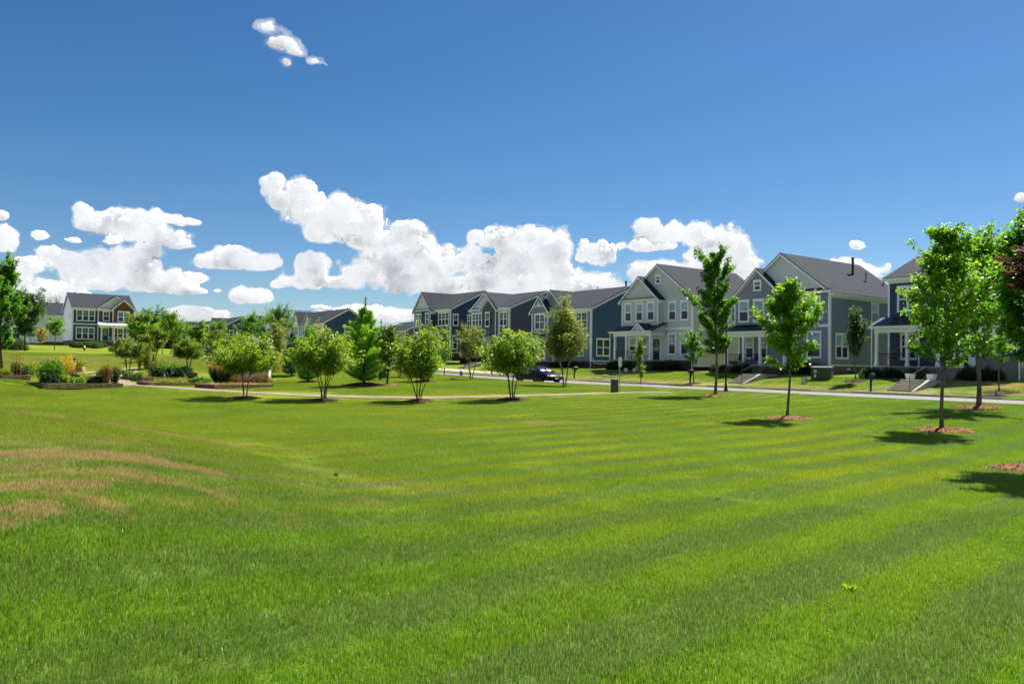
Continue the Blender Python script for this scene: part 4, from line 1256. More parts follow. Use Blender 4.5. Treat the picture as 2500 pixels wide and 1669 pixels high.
house_brick_left()
p = P(116, 845, 152)
r, fr, sd, ls = far_house('house', 'light grey side wing with white garage door left of the brick house', 7.4, 9, 3.7, 5.9, 8.4, LGREY, LGREY, rot=GREEN, origin=(p.x, p.y), wins=((4.7, 5.9, 4.1, 5.4, 1),))
dr = MB(); fbox(dr, fr, 3.6, 5.8, .0, 3.0, .03, .09); gd = dr.build('garage_door', WHITE, r)
for j in range(5):
    g = MB(); fbox(g, fr, 3.75, 5.65, .15 + j * .55, .62 + j * .55, .091, .105); g.build('door_panel' if j < 4 else 'pane', WHITE if j < 4 else GLASS, gd)
p = P(78, 840, 185)
far_house('house', 'plain light grey gabled house behind the yellow tree', 8.5, 10, 3.9, 6.4, 9.0, LGREY, LGREY, rot=GREEN, origin=(p.x, p.y), axis='y', vents=((2.6, 2, 8.2),))
p = P(-82, 845, 128)
far_house('house', 'white-trimmed grey house hidden behind the dark maple at the edge', 8.6, 10, 3.2, 6.4, 8.9, LGREY, LGREY, rot=GREEN, origin=(p.x, p.y), wins=((1, 3, 4.2, 6.4, 2, 2), (5, 7.5, 4.2, 6.4, 2, 2), (5, 7.5, 1.2, 3.4, 2, 2)))


# ------------------------------------------------------------------ plants
def leaf_mat(name, dark, mid, light, accent=None, trans=.5, gloss=.35):
    """leaf colour from a per-leaf tint: dark .. mid .. light, the last few per cent the accent"""
    m = bpy.data.materials.new(name); m.use_nodes = True
    nt = m.node_tree; nt.nodes.clear(); t = NT(nt)
    a = t.n('ShaderNodeAttribute', attribute_name='tint').outputs['Fac']
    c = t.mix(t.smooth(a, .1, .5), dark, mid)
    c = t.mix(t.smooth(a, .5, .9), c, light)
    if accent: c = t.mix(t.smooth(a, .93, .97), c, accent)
    b = t.n('ShaderNodeBsdfPrincipled', inp={'Base Color': c, 'Roughness': .45, 'Specular IOR Level': gloss}).outputs[0]
    tr = t.n('ShaderNodeBsdfTranslucent', inp={0: t.mix(1.0, c, (1.35, 1.4, .7), 'MULTIPLY')}).outputs[0]
    x = t.n('ShaderNodeMixShader', inp={0: trans, 1: b, 2: tr}).outputs[0]
    nt.links.new(x, t.n('ShaderNodeOutputMaterial').inputs[0])
    return m


def bark_mat(name, c1, c2, scale=9):
    m = bpy.data.materials.new(name); m.use_nodes = True
    t = NT(m.node_tree); b = m.node_tree.nodes['Principled BSDF']
    tc = t.n('ShaderNodeTexCoord').outputs['Object']
    mp = t.n('ShaderNodeMapping', inp={0: tc}); mp.inputs['Scale'].default_value = (scale, scale, scale * .25)
    n = t.noise(mp.outputs[0], 1.0, 5, .65)
    m.node_tree.links.new(t.mix(t.smooth(n, .35, .65), c1, c2), b.inputs['Base Color'])
    b.inputs['Roughness'].default_value = .9; b.inputs['Specular IOR Level'].default_value = .15
    bn = t.n('ShaderNodeBump', inp={'Strength': .7, 'Distance': .02, 'Height': n}); m.node_tree.links.new(bn.outputs[0], b.inputs['Normal'])
    return m


BARK = bark_mat('maple_bark', (.085, .075, .060), (.17, .155, .13))
BARK_DARK = bark_mat('dark_bark', (.035, .028, .022), (.075, .06, .05))
BARK_MYRTLE = bark_mat('myrtle_bark', (.10, .075, .055), (.22, .17, .13), 6)
BARK_BIRCH = bark_mat('birch_bark', (.16, .11, .08), (.38, .29, .22), 5)
MAPLE = leaf_mat('maple_leaf', (0.051, 0.140, 0.012), (0.140, 0.317, 0.019), (0.317, 0.504, 0.023), (0.600, 0.515, 0.039))
MAPLE_DK = leaf_mat('maple_leaf_dark', (0.030, 0.106, 0.015), (0.077, 0.221, 0.020), (0.206, 0.384, 0.029), (0.485, 0.396, 0.039))
YOUNG = leaf_mat('young_leaf_bright', (0.053, 0.135, 0.013), (0.128, 0.261, 0.021), (0.261, 0.367, 0.026), (0.568, 0.299, 0.039))
MYRTLE = leaf_mat('myrtle_leaf', (0.044, 0.125, 0.013), (0.131, 0.270, 0.020), (0.383, 0.425, 0.026), (0.600, 0.425, 0.059))
MYRTLE_DK = leaf_mat('myrtle_leaf_far', (0.049, 0.105, 0.014), (0.114, 0.201, 0.020), (0.227, 0.263, 0.025), (0.595, 0.315, 0.049))
BIRCH = leaf_mat('birch_leaf', (0.062, 0.105, 0.019), (0.167, 0.228, 0.035), (0.333, 0.360, 0.070), (0.527, 0.281, 0.047))
DARKLEAF = leaf_mat('dense_leaf', (0.014, 0.049, 0.011), (0.039, 0.105, 0.017), (0.091, 0.182, 0.022), None)
WOODLEAF = leaf_mat('woodland_leaf', (0.018, 0.060, 0.018), (0.045, 0.120, 0.027), (0.098, 0.188, 0.033), None)
PINE = leaf_mat('pine_needle', (0.098, 0.254, 0.037), (0.257, 0.485, 0.053), (0.579, 0.767, 0.073), None, .3, .3)
PINE_BLUE = leaf_mat('blue_pine_needle', (0.041, 0.135, 0.072), (0.102, 0.251, 0.126), (0.203, 0.370, 0.190), None, .3, .3)
PURPLE = leaf_mat('purple_leaf', (.020, .008, .010), (.055, .020, .022), (.11, .045, .040), None)
YELLOWLEAF = leaf_mat('yellow_leaf', (.24, .16, .02), (.42, .29, .04), (.55, .42, .07), None)
MULCH = pmat('bark_mulch', (.19, .095, .046), .95, .1, var=.45, vscale=9, bump=1.0, bscale=22)
MULCH_DK = pmat('dark_mulch', (.075, .042, .030), .95, .1, var=.45, vscale=9, bump=1.0, bscale=22)


def leaves_mesh(rng, pts, size, tint, out=None, flat=.55, aspect=.62, name='crown'):
    """a folded four-point leaf at each point"""
    n = len(pts)
    nrm = rng.normal(0, flat, (n, 3)); nrm[:, 2] += 1.0; nrm /= np.linalg.norm(nrm, axis=1)[:, None]
    d = rng.normal(0, 1, (n, 3)); d[:, 2] -= .35
    if out is not None: d += out * .9
    d -= nrm * np.sum(d * nrm, 1)[:, None]; d /= np.linalg.norm(d, axis=1)[:, None] + 1e-9
    s = np.cross(nrm, d)
    L = (size * rng.uniform(.65, 1.3, n))[:, None]
    a = pts - d * L * .5; c = pts + d * L * .5 - nrm * L * .10
    b = pts + s * L * aspect * .5 + nrm * L * .10; e = pts - s * L * aspect * .5 + nrm * L * .10
    V = np.stack([a, b, c, e], 1).reshape(-1, 3)
    Q = np.arange(4 * n).reshape(n, 4)
    return mesh_np(name, V, Q, attr={'tint': np.clip(tint, 0, 1)})


def tree_parts(seed, H, clear, prof, nb=26, leaf=.12, nleaf=6000, up=.6, sig=.085, trunk_r=.06, stems=None, twig=4, tip_light=.35, bend=.35, accent=.02, lean=(0, 0), start=.25):
    """skeleton of trunk(s), branches and twigs; returns (wood MB, leaf points, tints, outward vectors)"""
    rng = np.random.RandomState(seed)
    wood = MB(); segs = []
    pt = np.array([p[0] for p in prof]); pr = np.array([p[1] for p in prof])
    def axis(h):
        return Vector((lean[0] * h / H + .012 * H * math.sin(h * 2.1 / H * 3 + seed), lean[1] * h / H + .012 * H * math.cos(h * 1.7 / H * 3 + seed), h))
    if stems is None:
        hs = np.linspace(-.05, H * .94, 10)
        wood.tube([axis(h) for h in hs], [max(trunk_r * (1 - .92 * max(h, 0) / H), .006) * (1.25 if h < .05 else 1) for h in hs], 8)
        for i in range(nb):
            t = (i + rng.uniform(.1, .9)) / nb
            h0 = clear + (H * .93 - clear) * t ** 1.05
            az = i * 2.39996 + rng.uniform(-.5, .5)
            R = np.interp(t, pt, pr) * rng.uniform(.45, 1.3)
            el = up + .5 * t + rng.uniform(-.18, .22)
            Lh = R / max(math.cos(el), .25)
            p0 = axis(h0); pts = [p0]
            for k in range(1, 6):
                s = k / 5; e2 = el + bend * s
                pts.append(pts[-1] + Vector((math.cos(az) * math.cos(e2), math.sin(az) * math.cos(e2), math.sin(e2))) * (Lh / 5) + Vector(rng.normal(0, .02 * Lh, 3)))
            r0 = max(trunk_r * .42 * (1 - .75 * t), .008)
            wood.tube(pts, [r0 * (1 - .85 * k / 5) for k in range(6)], 5)
            segs.append((pts, start, 1.0))
            for j in range(twig):
                s = rng.uniform(.3, .95); q = pts[int(s * 5)].lerp(pts[min(int(s * 5) + 1, 5)], s * 5 % 1)
                a2 = az + rng.choice((-1, 1)) * rng.uniform(.4, 1.1); e2 = el + rng.uniform(-.35, .5); l2 = Lh * rng.uniform(.22, .5)
                tp = [q + Vector((math.cos(a2) * math.cos(e2), math.sin(a2) * math.cos(e2), math.sin(e2) + .1 * k)) * (l2 * k / 3) for k in range(4)]
                wood.tube(tp, [r0 * .4, r0 * .3, r0 * .2, r0 * .1], 4, False); segs.append((tp, .15, 1.0))
        segs.append(([axis(H * .80), axis(H * .9), axis(H)], .0, 1.0))
    else:
        # several stems from the ground that fan out and fork into a broad crown
        for i in range(stems):
            az = i * 2 * math.pi / stems + rng.uniform(-.4, .4); sp = rng.uniform(.10, .22)
            pts = [Vector((math.cos(az) * .10, math.sin(az) * .10, -.05))]
            Hs = clear * rng.uniform(.95, 1.15)
            for k in range(1, 6):
                s = k / 5
                pts.append(Vector((math.cos(az) * (.10 + sp * clear * (s * .7 + .6 * s * s)) + rng.normal(0, .02), math.sin(az) * (.10 + sp * clear * (s * .7 + .6 * s * s)) + rng.normal(0, .02), Hs * s)))
            wood.tube(pts, [trunk_r * (1 - .4 * k / 5) for k in range(6)], 6)
            nbr = max(4, nb // stems); fs = rng.uniform(.68, 1.25); fh = rng.uniform(.74, 1.06)
            for j in range(nbr):
                t = (j + rng.uniform(0, 1)) / nbr
                hz = clear + (H - clear) * (.12 + .88 * t) * fh
                R = np.interp(t, pt, pr) * math.sqrt(rng.uniform(.06, 1.15)) * fs
                a2 = az + rng.normal(0, .75)
                end = Vector((math.cos(a2) * R, math.sin(a2) * R, hz + rng.uniform(-.1, .1) * (H - clear)))
                q = pts[-1] if j % 2 else pts[-2].lerp(pts[-1], rng.uniform(.3, 1))
                mid = q.lerp(end, .5) + Vector((0, 0, -.12 * (end - q).length))
                tp = [q, q.lerp(mid, .6), mid.lerp(end, .3), end]
                wood.tube(tp, [trunk_r * .5, trunk_r * .36, trunk_r * .24, trunk_r * .1], 5, False); segs.append((tp, .35, 1.0))
                for m in range(twig):
                    s = rng.uniform(.4, 1); b0 = mid.lerp(end, s); dd = Vector(rng.normal(0, 1, 3)); dd.z = abs(dd.z) * .8; dd.normalize()
                    l2 = (H - clear) * rng.uniform(.10, .22)
                    tw = [b0, b0 + dd * l2 * .5, b0 + dd * l2 + Vector((0, 0, .1 * l2))]
                    wood.tube(tw, [trunk_r * .16, trunk_r * .12, trunk_r * .05], 4, False); segs.append((tw, .1, 1.0))
    lens = np.array([sum((b - a).length for a, b in zip(s[0][:-1], s[0][1:])) for s in segs]) ** .75
    pick = rng.choice(len(segs), nleaf, p=lens / lens.sum())
    order = np.argsort(pick, kind='stable'); pick = pick[order]
    pts = np.zeros((nleaf, 3)); fr = np.zeros(nleaf)
    clump = rng.normal(0, .10, len(segs))
    for si in np.unique(pick):
        idx = np.where(pick == si)[0]; path = np.array([tuple(p) for p in segs[si][0]])
        s = segs[si][1] + (segs[si][2] - segs[si][1]) * rng.uniform(0, 1, len(idx)) ** .85
        xx = s * (len(path) - 1); i0 = np.minimum(xx.astype(int), len(path) - 2); ff = (xx - i0)[:, None]
        pts[idx] = path[i0] * (1 - ff) + path[i0 + 1] * ff; fr[idx] = s
    pts += rng.normal(0, 1, (nleaf, 3)) * np.array([sig, sig, sig * .75])
    ax = np.array([tuple(axis(h)) for h in np.clip(pts[:, 2], 0, H)]) if stems is None else np.zeros((nleaf, 3))
    out = pts - ax; out[:, 2] = 0; out /= np.linalg.norm(out, axis=1)[:, None] + 1e-6
    zc = np.percentile(pts[:, 2], 99.6)
    if zc > H:                                   # keep the crown inside the tree's height
        k = (H - clear) / (zc - clear)
        pts[:, 2] = np.where(pts[:, 2] > clear, clear + (pts[:, 2] - clear) * k, pts[:, 2])
        wood.v = [(x, y, clear + (z - clear) * k if z > clear else z) for x, y, z in wood.v]
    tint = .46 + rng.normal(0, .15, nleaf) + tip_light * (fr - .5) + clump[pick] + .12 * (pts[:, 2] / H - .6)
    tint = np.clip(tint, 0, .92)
    tint[rng.uniform(0, 1, nleaf) < accent * (fr > .6)] = 1.0
    return rng, wood, pts, tint, out


def plant_tree(name, label, at, H, clear, prof, lmat, bark=None, leaf=.12, group=None, mulch=None, mulch_r=.8, mmat=None, rz=0.0, cat='tree', **kw):
    rng, wood, pts, tint, out = tree_parts(kw.pop('seed', 1), H, clear, prof, leaf=leaf, **{k: v for k, v in kw.items() if k not in ('flat', 'aspect')})
    root = empty(name, at, rz, label, cat, group)
    wood.build('trunk', bark or BARK, root, smooth=True)
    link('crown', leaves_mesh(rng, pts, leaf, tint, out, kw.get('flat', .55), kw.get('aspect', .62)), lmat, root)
    if mulch: mulch_ring(at, mulch_r, mulch, mmat or MULCH)
    return root


MULCHES = []
def mulch_ring(at, R, label, mat):
    """low mound of bark mulch with a ragged edge"""
    rg = np.random.RandomState(int(abs(at[0] * 31 + at[1] * 17)) % 9999)
    V = []; nr, na = 9, 40
    edge = 1 + .10 * np.sin(np.arange(na) * .9 + rg.rand() * 6) + rg.normal(0, .11, na)
    for i in range(nr + 1):
        f = i / nr
        for k in range(na):
            a = 2 * math.pi * k / na; rr = R * f * (edge[k] if f > .5 else 1)
            x, y = at[0] + rr * math.cos(a), at[1] + rr * math.sin(a)
            h = .13 * R * (1 - f ** 2) * (1 - .5 * math.exp(-(f * 6) ** 2)) + rg.normal(0, .010) + .02 - (.05 if i == nr else 0)
            V.append((x - at[0], y - at[1], tz(x, y) - at[2] + h))
    Q = [(i * na + k, i * na + (k + 1) % na, (i + 1) * na + (k + 1) % na, (i + 1) * na + k) for i in range(nr) for k in range(na)]
    o = link('mulch_bed', mesh_np('mulch_bed', V, Q), mat); o.location = at
    tag(o, label, 'mulch'); MULCHES.append((at[0], at[1], R))
    # loose chips
    n = int(420 * R * R + 80); rr = R * np.sqrt(rg.uniform(0, 1.45, n)); aa = rg.uniform(0, 6.28, n)
    x, y = rr * np.cos(aa), rr * np.sin(aa); z = terrain(x + at[0], y + at[1]) - at[2] + .13 * R * np.clip(1 - (rr / R) ** 2, 0, 1) + .025
    link('chips', leaves_mesh(rg, np.stack([x, y, z], 1), .09, rg.uniform(0, 1, n), None, .5, .25, 'chips'), mat, o)
    return o


OVAL = [(0, .35), (.12, .75), (.3, 1.0), (.55, .85), (.8, .5), (1, .12)]
def sc(prof, r): return [(t, v * r) for t, v in prof]
SPREAD = [(0, .55), (.3, .95), (.6, 1.0), (.85, .75), (1, .35)]
COLUMN = [(0, .5), (.2, .9), (.5, 1), (.8, .8), (1, .3)]

gA = ground(2305, 25); gB = ground(1925, 29); gC = ground(1745, 45); gD = ground(2385, 33); gE = ground(2530, 15.7)
plant_tree('maple_tree', 'tall yellow-green maple with thin straight trunk right of centre lawn', gA, 6.7, 1.95, [(0, .75), (.08, 1.35), (.25, 1.5), (.45, 1.25), (.7, .8), (1, .22)], MAPLE, leaf=.125, nb=46, nleaf=12000, up=.35, trunk_r=.062, seed=11, mulch='large ragged mulch mound under the yellow-green maple', mulch_r=.82, tip_light=.5, accent=.03)
plant_tree('maple_tree', 'small bright maple on the lawn in front of the grey house', gB, 5.25, 1.75, [(0, .7), (.1, 1.15), (.3, 1.2), (.55, .8), (.8, .5), (1, .15)], MAPLE, leaf=.125, nb=34, nleaf=9500, up=.35, trunk_r=.055, seed=12, mulch='mulch mound under the small bright maple before the grey house', mulch_r=.76)
plant_tree('maple_tree', 'tall irregular maple beside the black lamp post', gC, 8.6, 2.3, [(0, .6), (.15, 1.25), (.35, 1.35), (.6, 1.0), (.8, .95), (1, .35)], MAPLE_DK, leaf=.16, nb=44, nleaf=12500, up=.45, trunk_r=.085, seed=13, mulch='mulch mound under the tall maple beside the lamp post', mulch_r=.76, accent=.01)
plant_tree('maple_tree', 'broad dark green maple by the street behind the yellow-green maple', gD, 7.6, 2.05, [(0, .6), (.15, 1.5), (.4, 1.9), (.65, 1.5), (.85, 1.0), (1, .3)], MAPLE, leaf=.135, nb=46, nleaf=14500, up=.45, trunk_r=.10, seed=14, mulch='mulch mound under the broad street-side maple', mulch_r=.85)
plant_tree('maple_tree', 'dark maple crown cut off by the right edge of the picture', gE, 5.6, 2.1, [(0, .5), (.2, .8), (.5, .85), (.8, .55), (1, .2)], MAPLE_DK, leaf=.125, nb=34, nleaf=8500, up=.5, trunk_r=.06, seed=15, mulch='mulch mound cut off by the right edge of the picture', mulch_r=.8)
gP = ground(2606, 14)
plant_tree('plum_tree', 'purple-leaved plum tree peeping in at the right edge', gP, 4.25, 2.9, sc(SPREAD, 1.0), PURPLE, BARK_DARK, leaf=.11, nb=30, nleaf=5200, up=.5, trunk_r=.08, seed=16)

# crape myrtles along the path
for k, (px, d, H, cl, R, seed, lab) in enumerate([
        (598, 40, 3.25, 1.25, 1.65, 21, 'crape myrtle with twin bare stems in front of the white shed'),
        (790, 40, 3.75, 1.35, 1.75, 22, 'crape myrtle with yellow tips in front of the large pine'),
        (1022, 40, 3.85, 1.30, 1.40, 23, 'slim crape myrtle by the path left of the red hydrant'),
        (1250, 40, 3.55, 1.35, 1.70, 24, 'crape myrtle with white blossoms before the black car')]):
    plant_tree('crape_myrtle', lab, ground(px, d), H, cl, sc(SPREAD, R * 1.12), MYRTLE, BARK_MYRTLE, leaf=.13, nb=60, nleaf=9500, stems=3 if k == 0 else 5, trunk_r=.036, seed=seed, sig=.13, tip_light=.6, accent=.012, twig=4,
               group='crape myrtles along the footpath', mulch='dark mulch patch under ' + lab, mulch_r=.75, mmat=MULCH_DK)
for k, (px, d, H, cl, R, lab) in enumerate([
        (312, 62, 2.75, 1.15, 1.45, 'far crape myrtle with vase of bare stems by the raised beds'),
        (376, 70, 3.2, 1.1, 1.35, 'far crape myrtle with pale blossoms behind the tall bed plants'),
        (460, 64, 2.65, 1.05, 1.2, 'far crape myrtle with orange tip left of the tall grass'),
        (640, 62, 3.0, .8, 1.3, 'yellow crape myrtle behind the shed corner'),
        (545, 84, 3.3, 1.0, 1.9, 'far crape myrtle with orange blossom left of the shed roof')]):
    plant_tree('crape_myrtle', lab, ground(px, d), H, cl, sc(SPREAD, R), MYRTLE_DK, BARK_MYRTLE, leaf=.13, nb=34, nleaf=6500, stems=5, trunk_r=.034, seed=31 + k, sig=.13, tip_light=.45, accent=.02, group='far crape myrtles')
plant_tree('river_birch', 'three-stemmed river birch with small yellowish leaves beside the black car', ground(1378, 56), 6.35, 1.75, [(0, .9), (.15, 1.7), (.4, 2.0), (.65, 1.3), (.85, .75), (1, .2)], BIRCH, BARK_BIRCH, leaf=.13, nb=60, nleaf=14000, stems=3, trunk_r=.065, seed=41, sig=.16, tip_light=.4, accent=.02, twig=5)
plant_tree('river_birch', 'small slender birch right of the red hydrant', ground(1150, 62), 4.6, 1.7, sc(COLUMN, 1.05), BIRCH, BARK_BIRCH, leaf=.14, nb=30, nleaf=3600, stems=3, trunk_r=.045, seed=42, sig=.14, tip_light=.35, accent=.05)
# street trees in front of the houses
plant_tree('street_tree', 'thin yellowish young tree in front of the pale grey porch', ground(1563, 66), 4.0, .6, sc(COLUMN, .55), YOUNG, BARK, leaf=.14, nb=24, nleaf=1700, up=.9, trunk_r=.04, seed=51, mulch='mulch patch under the thin yellowish tree', mulch_r=.55, mmat=MULCH_DK)
plant_tree('street_tree', 'round-headed green tree at the corner of the pale grey house', ground(1692, 64), 4.6, 1.6, sc(OVAL, 1.15), MAPLE_DK, BARK, leaf=.15, nb=30, nleaf=3400, up=.5, trunk_r=.05, seed=52, mulch='mulch patch under the round-headed tree by the mailbox', mulch_r=.6, mmat=MULCH_DK)
plant_tree('street_tree', 'narrow dark columnar tree against the grey siding', ground(2088, 57), 5.4, 1.7, sc(COLUMN, .78), DARKLEAF, BARK, leaf=.13, nb=40, nleaf=5200, up=1.0, trunk_r=.05, seed=53, bend=.1, mulch='mulch patch under the dark columnar tree', mulch_r=.8, mmat=MULCH_DK)
plant_tree('street_tree', 'slender young tree before the greyed brick base', ground(2440, 47), 3.6, 1.7, sc(OVAL, .7), MAPLE, BARK, leaf=.13, nb=20, nleaf=1500, up=.6, trunk_r=.045, seed=54, mulch='mulch patch under the slender tree before the greyed brick', mulch_r=.9, mmat=MULCH_DK)
# young maples and other trees on the left
for k, (px, d, top, base, R, m, lab, kw) in enumerate([
        (335, 92, 755, 0, 1.9, YOUNG, 'bright green maple covering the right of the brick house', {}),
        (417, 100, 762, 0, 1.6, YOUNG, 'young maple with bare trunk right of the woodland trees', {}),
        (395, 108, 775, 0, 1.5, YOUNG, 'olive green young maple behind the middle myrtle', {}),
        (483, 82, 782, 0, 1.05, YOUNG, 'yellow-green young maple in front of the far white house', {}),
        (525, 100, 782, 0, 1.5, YOUNG, 'young maple with orange tinge before the far navy house', {}),
        (612, 108, 760, 0, 2.1, MAPLE_DK, 'leafy tree left of the tallest far tree above the shed', {}),
        (678, 100, 742, 0, 2.0, MAPLE_DK, 'tall upright tree above the shed with dark green crown', {}),
        (1085, 78, 800, 0, .85, YOUNG, 'yellow-green sapling in front of the far navy house', {}),
        (1235, 92, 858, 0, .5, MAPLE_DK, 'small sapling on the lawn before the slate house', {})]):
    g = ground(px, d); H = P(px, top, d).z - g.z
    plant_tree('young_maple', lab, g, H, H * .28, sc([(0, .6), (.15, .95), (.35, 1), (.6, .75), (.85, .4), (1, .15)], R), m, BARK, leaf=.19, nb=30, nleaf=5200 if R > .9 else 1200, up=.55, trunk_r=.06, seed=61 + k, sig=.16, accent=.03, group='young maples across the green')
# far left
gF = ground(2, 58)
plant_tree('maple_tree', 'dark maple with upright shoots at the left edge', gF, 8.6, 1.6, [(0, .9), (.2, 1.9), (.5, 1.75), (.75, 1.2), (1, .5)], MAPLE_DK, BARK_DARK, leaf=.17, nb=44, nleaf=14000, up=.6, trunk_r=.09, seed=71, accent=.03)
g = ground(62, 100)
plant_tree('dense_tree', 'dense round dark tree left of the yellow tree', g, 8.0, 1.7, sc([(0, .7), (.2, 1), (.5, 1), (.8, .75), (1, .3)], 2.0), DARKLEAF, BARK_DARK, leaf=.22, nb=46, nleaf=11000, up=.55, trunk_r=.09, seed=72, sig=.2)
plant_tree('round_tree', 'small round-headed tree on thin dark trunk before the garage door', ground(134, 112), 4.7, 2.0, sc([(0, .8), (.3, 1), (.7, .8), (1, .2)], 1.4), MAPLE, BARK_DARK, leaf=.19, nb=30, nleaf=3200, up=.35, trunk_r=.055, seed=73)
plant_tree('round_tree', 'small yellow tree between the grey houses', ground(99, 150), 3.6, .4, sc(SPREAD, 1.25), YELLOWLEAF, BARK_DARK, leaf=.2, nb=24, nleaf=2200, up=.5, trunk_r=.05, seed=74)
for k, (px, d, top, R, lab) in enumerate([(120, 235, 728, 4.2, 'woodland tree showing above the grey roof at the left'), (345, 215, 762, 4.5, 'woodland tree just right of the brick house'), (372, 225, 768, 4.2, 'low woodland tree in the middle of the far clump'),
                                          (388, 205, 750, 5.0, 'tallest rounded woodland tree in the far clump'), (420, 220, 775, 4.5, 'woodland tree at the right end of the far clump'), (405, 180, 800, 4.0, 'shaded lower woodland tree in front of the far clump')]):
    g = ground(px, d); H = P(px, top, d).z - g.z
    plant_tree('woodland_tree', lab, g, H, H * .2, sc([(0, .8), (.25, 1), (.6, .95), (.85, .65), (1, .3)], R), WOODLEAF, BARK_DARK, leaf=.5, nb=40, nleaf=7000, up=.55, trunk_r=.2, seed=81 + k, sig=.45, group='woodland trees beyond the houses')


# ------------------------------------------------------------------ pines
def pine(label, at, H, R, mat, seed, nt=20000, needle=.17, clear=.05, group='white pines behind the path', mulch=None, leader=.22):
    rng = np.random.RandomState(seed); wood = MB(); tips = []; dirs = []
    r0 = .018 * H
    wood.tube([(0, 0, -.05), (.02, 0, H * .4), (0, .02, H * .8), (0, 0, H * .985)], [r0, r0 * .7, r0 * .3, .012], 7)
    nw = int(H / .36)
    for w in range(nw):
        t = w / nw; h = H * (clear + (1 - leader * .55 - clear) * t)
        Rw = R * (1 - t) ** .78 * (.55 + .45 * min(1, t * 6)) + .06 * R
        for b in range(6 if t < .8 else 4):
            az = b * 2 * math.pi / 6 + w * 1.1 + rng.uniform(-.35, .35); L = Rw * rng.uniform(.55, 1.25); el = .12 + .75 * t + rng.uniform(-.1, .2)
            pts = [Vector((0, 0, h))]
            for k in range(1, 5):
                e = el + .35 * k / 4
                pts.append(pts[-1] + Vector((math.cos(az) * math.cos(e), math.sin(az) * math.cos(e), math.sin(e))) * (L / 4))
            wood.tube(pts, [r0 * .32 * (1 - t * .6) * (1 - .8 * k / 4) for k in range(5)], 4, False)
            m = max(3, int(L / .10))
            for j in range(m):
                s = .18 + .82 * (j + rng.uniform(0, 1)) / m; i0 = min(int(s * 4), 3); q = pts[i0].lerp(pts[i0 + 1], s * 4 - i0)
                d = (pts[i0 + 1] - pts[i0]).normalized()
                tips.append(q); dirs.append(d)
                for sgn in (-1, 1):
                    if rng.uniform() < .8:
                        dd = (d + d.cross(Vector((0, 0, 1))).normalized() * sgn * .9 + Vector((0, 0, .3))).normalized()
                        for u in (.35, .7, 1.0):
                            tips.append(q + dd * L * .28 * u * (1.1 - s * .6)); dirs.append(dd)
    for k in range(22):
        tips.append(Vector((0, 0, H * (1 - leader) + H * leader * k / 21))); dirs.append(Vector((0, 0, 1)))
    T = np.array([tuple(x) for x in tips]); D = np.array([tuple(x) for x in dirs])
    n = nt; pick = rng.randint(0, len(T), n)
    d = D[pick] * .7 + rng.normal(0, .75, (n, 3)); d /= np.linalg.norm(d, axis=1)[:, None]
    p = T[pick] + rng.normal(0, .025, (n, 3)); L = (needle * rng.uniform(.7, 1.3, n))[:, None]
    sd_ = np.cross(d, rng.normal(0, 1, (n, 3))); sd_ /= np.linalg.norm(sd_, axis=1)[:, None] + 1e-6
    wd = .012 * (H / 4) ** .3 * (needle / .13)
    V = np.stack([p - sd_ * wd, p + sd_ * wd, p + d * L], 1).reshape(-1, 3)
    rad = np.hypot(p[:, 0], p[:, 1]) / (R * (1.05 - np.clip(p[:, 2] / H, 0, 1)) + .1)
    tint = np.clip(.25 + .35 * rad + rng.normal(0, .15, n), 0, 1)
    root = empty('pine_tree', at, rng.uniform(0, 6), label, 'pine tree', group)
    wood.build('trunk', BARK_DARK, root, smooth=True)
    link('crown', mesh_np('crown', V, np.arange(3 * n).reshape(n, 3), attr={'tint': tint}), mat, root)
    if mulch: mulch_ring(at, R * .6, mulch, MULCH_DK)


def pine_at(px, d, top, R, mat, seed, lab, **kw):
    g = ground(px, d); pine(lab, g, P(px, top, d).z - g.z, R, mat, seed, **kw)
pine_at(888, 50, 728, 2.05, PINE, 91, 'tall soft pine with candle-like leader left of the tan-barked tree', nt=56000, mulch='dark mulch under the tall soft pine')
pine_at(1035, 54, 806, 1.35, PINE, 92, 'rounded pine behind the slim crape myrtle', nt=26000, mulch='dark mulch under the rounded pine')
pine_at(1040, 66, 780, 1.3, PINE_BLUE, 93, 'blue-green pine in front of the far navy house', nt=22000)
pine_at(752, 58, 780, 1.6, PINE, 94, 'bright pine between shed and yellow-tipped myrtle', nt=30000, mulch='dark mulch under the bright pine beside the shed')
pine_at(712, 66, 800, 1.3, PINE_BLUE, 95, 'dark blue-green spruce right of the shed', nt=26000)
pine_at(928, 60, 782, 1.5, PINE_BLUE, 96, 'hidden blue-green pine behind the tall soft pine', nt=20000)
pine_at(640, 100, 790, 1.6, PINE_BLUE, 97, 'distant bluish pine between the two tall far trees', nt=14000, needle=.18)
g = ground(947, 50)
plant_tree('street_tree', 'dark red-trunked tree with tan leaves between the two pines', g, 3.9, 1.2, sc(COLUMN, .9), MYRTLE_DK, BARK_DARK, leaf=.14, nb=28, nleaf=3000, up=.7, trunk_r=.07, seed=99, mulch='mulch mound under the dark-trunked tree between the pines', mulch_r=.7, accent=.05)
g = ground(976, 66)
plant_tree('crape_myrtle', 'bushy tan-stemmed myrtle at the edge of the street behind the pines', g, 3.9, 1.0, sc(SPREAD, 1.4), MYRTLE_DK, BARK_BIRCH, leaf=.13, nb=30, nleaf=3400, stems=4, trunk_r=.04, seed=100, accent=.06)
plant_tree('river_birch', 'yellowish young birch in the gap right of the shed', ground(672, 72), 4.4, .8, sc(COLUMN, 1.1), BIRCH, BARK_BIRCH, leaf=.16, nb=30, nleaf=3400, stems=3, trunk_r=.04, seed=101, accent=.08)


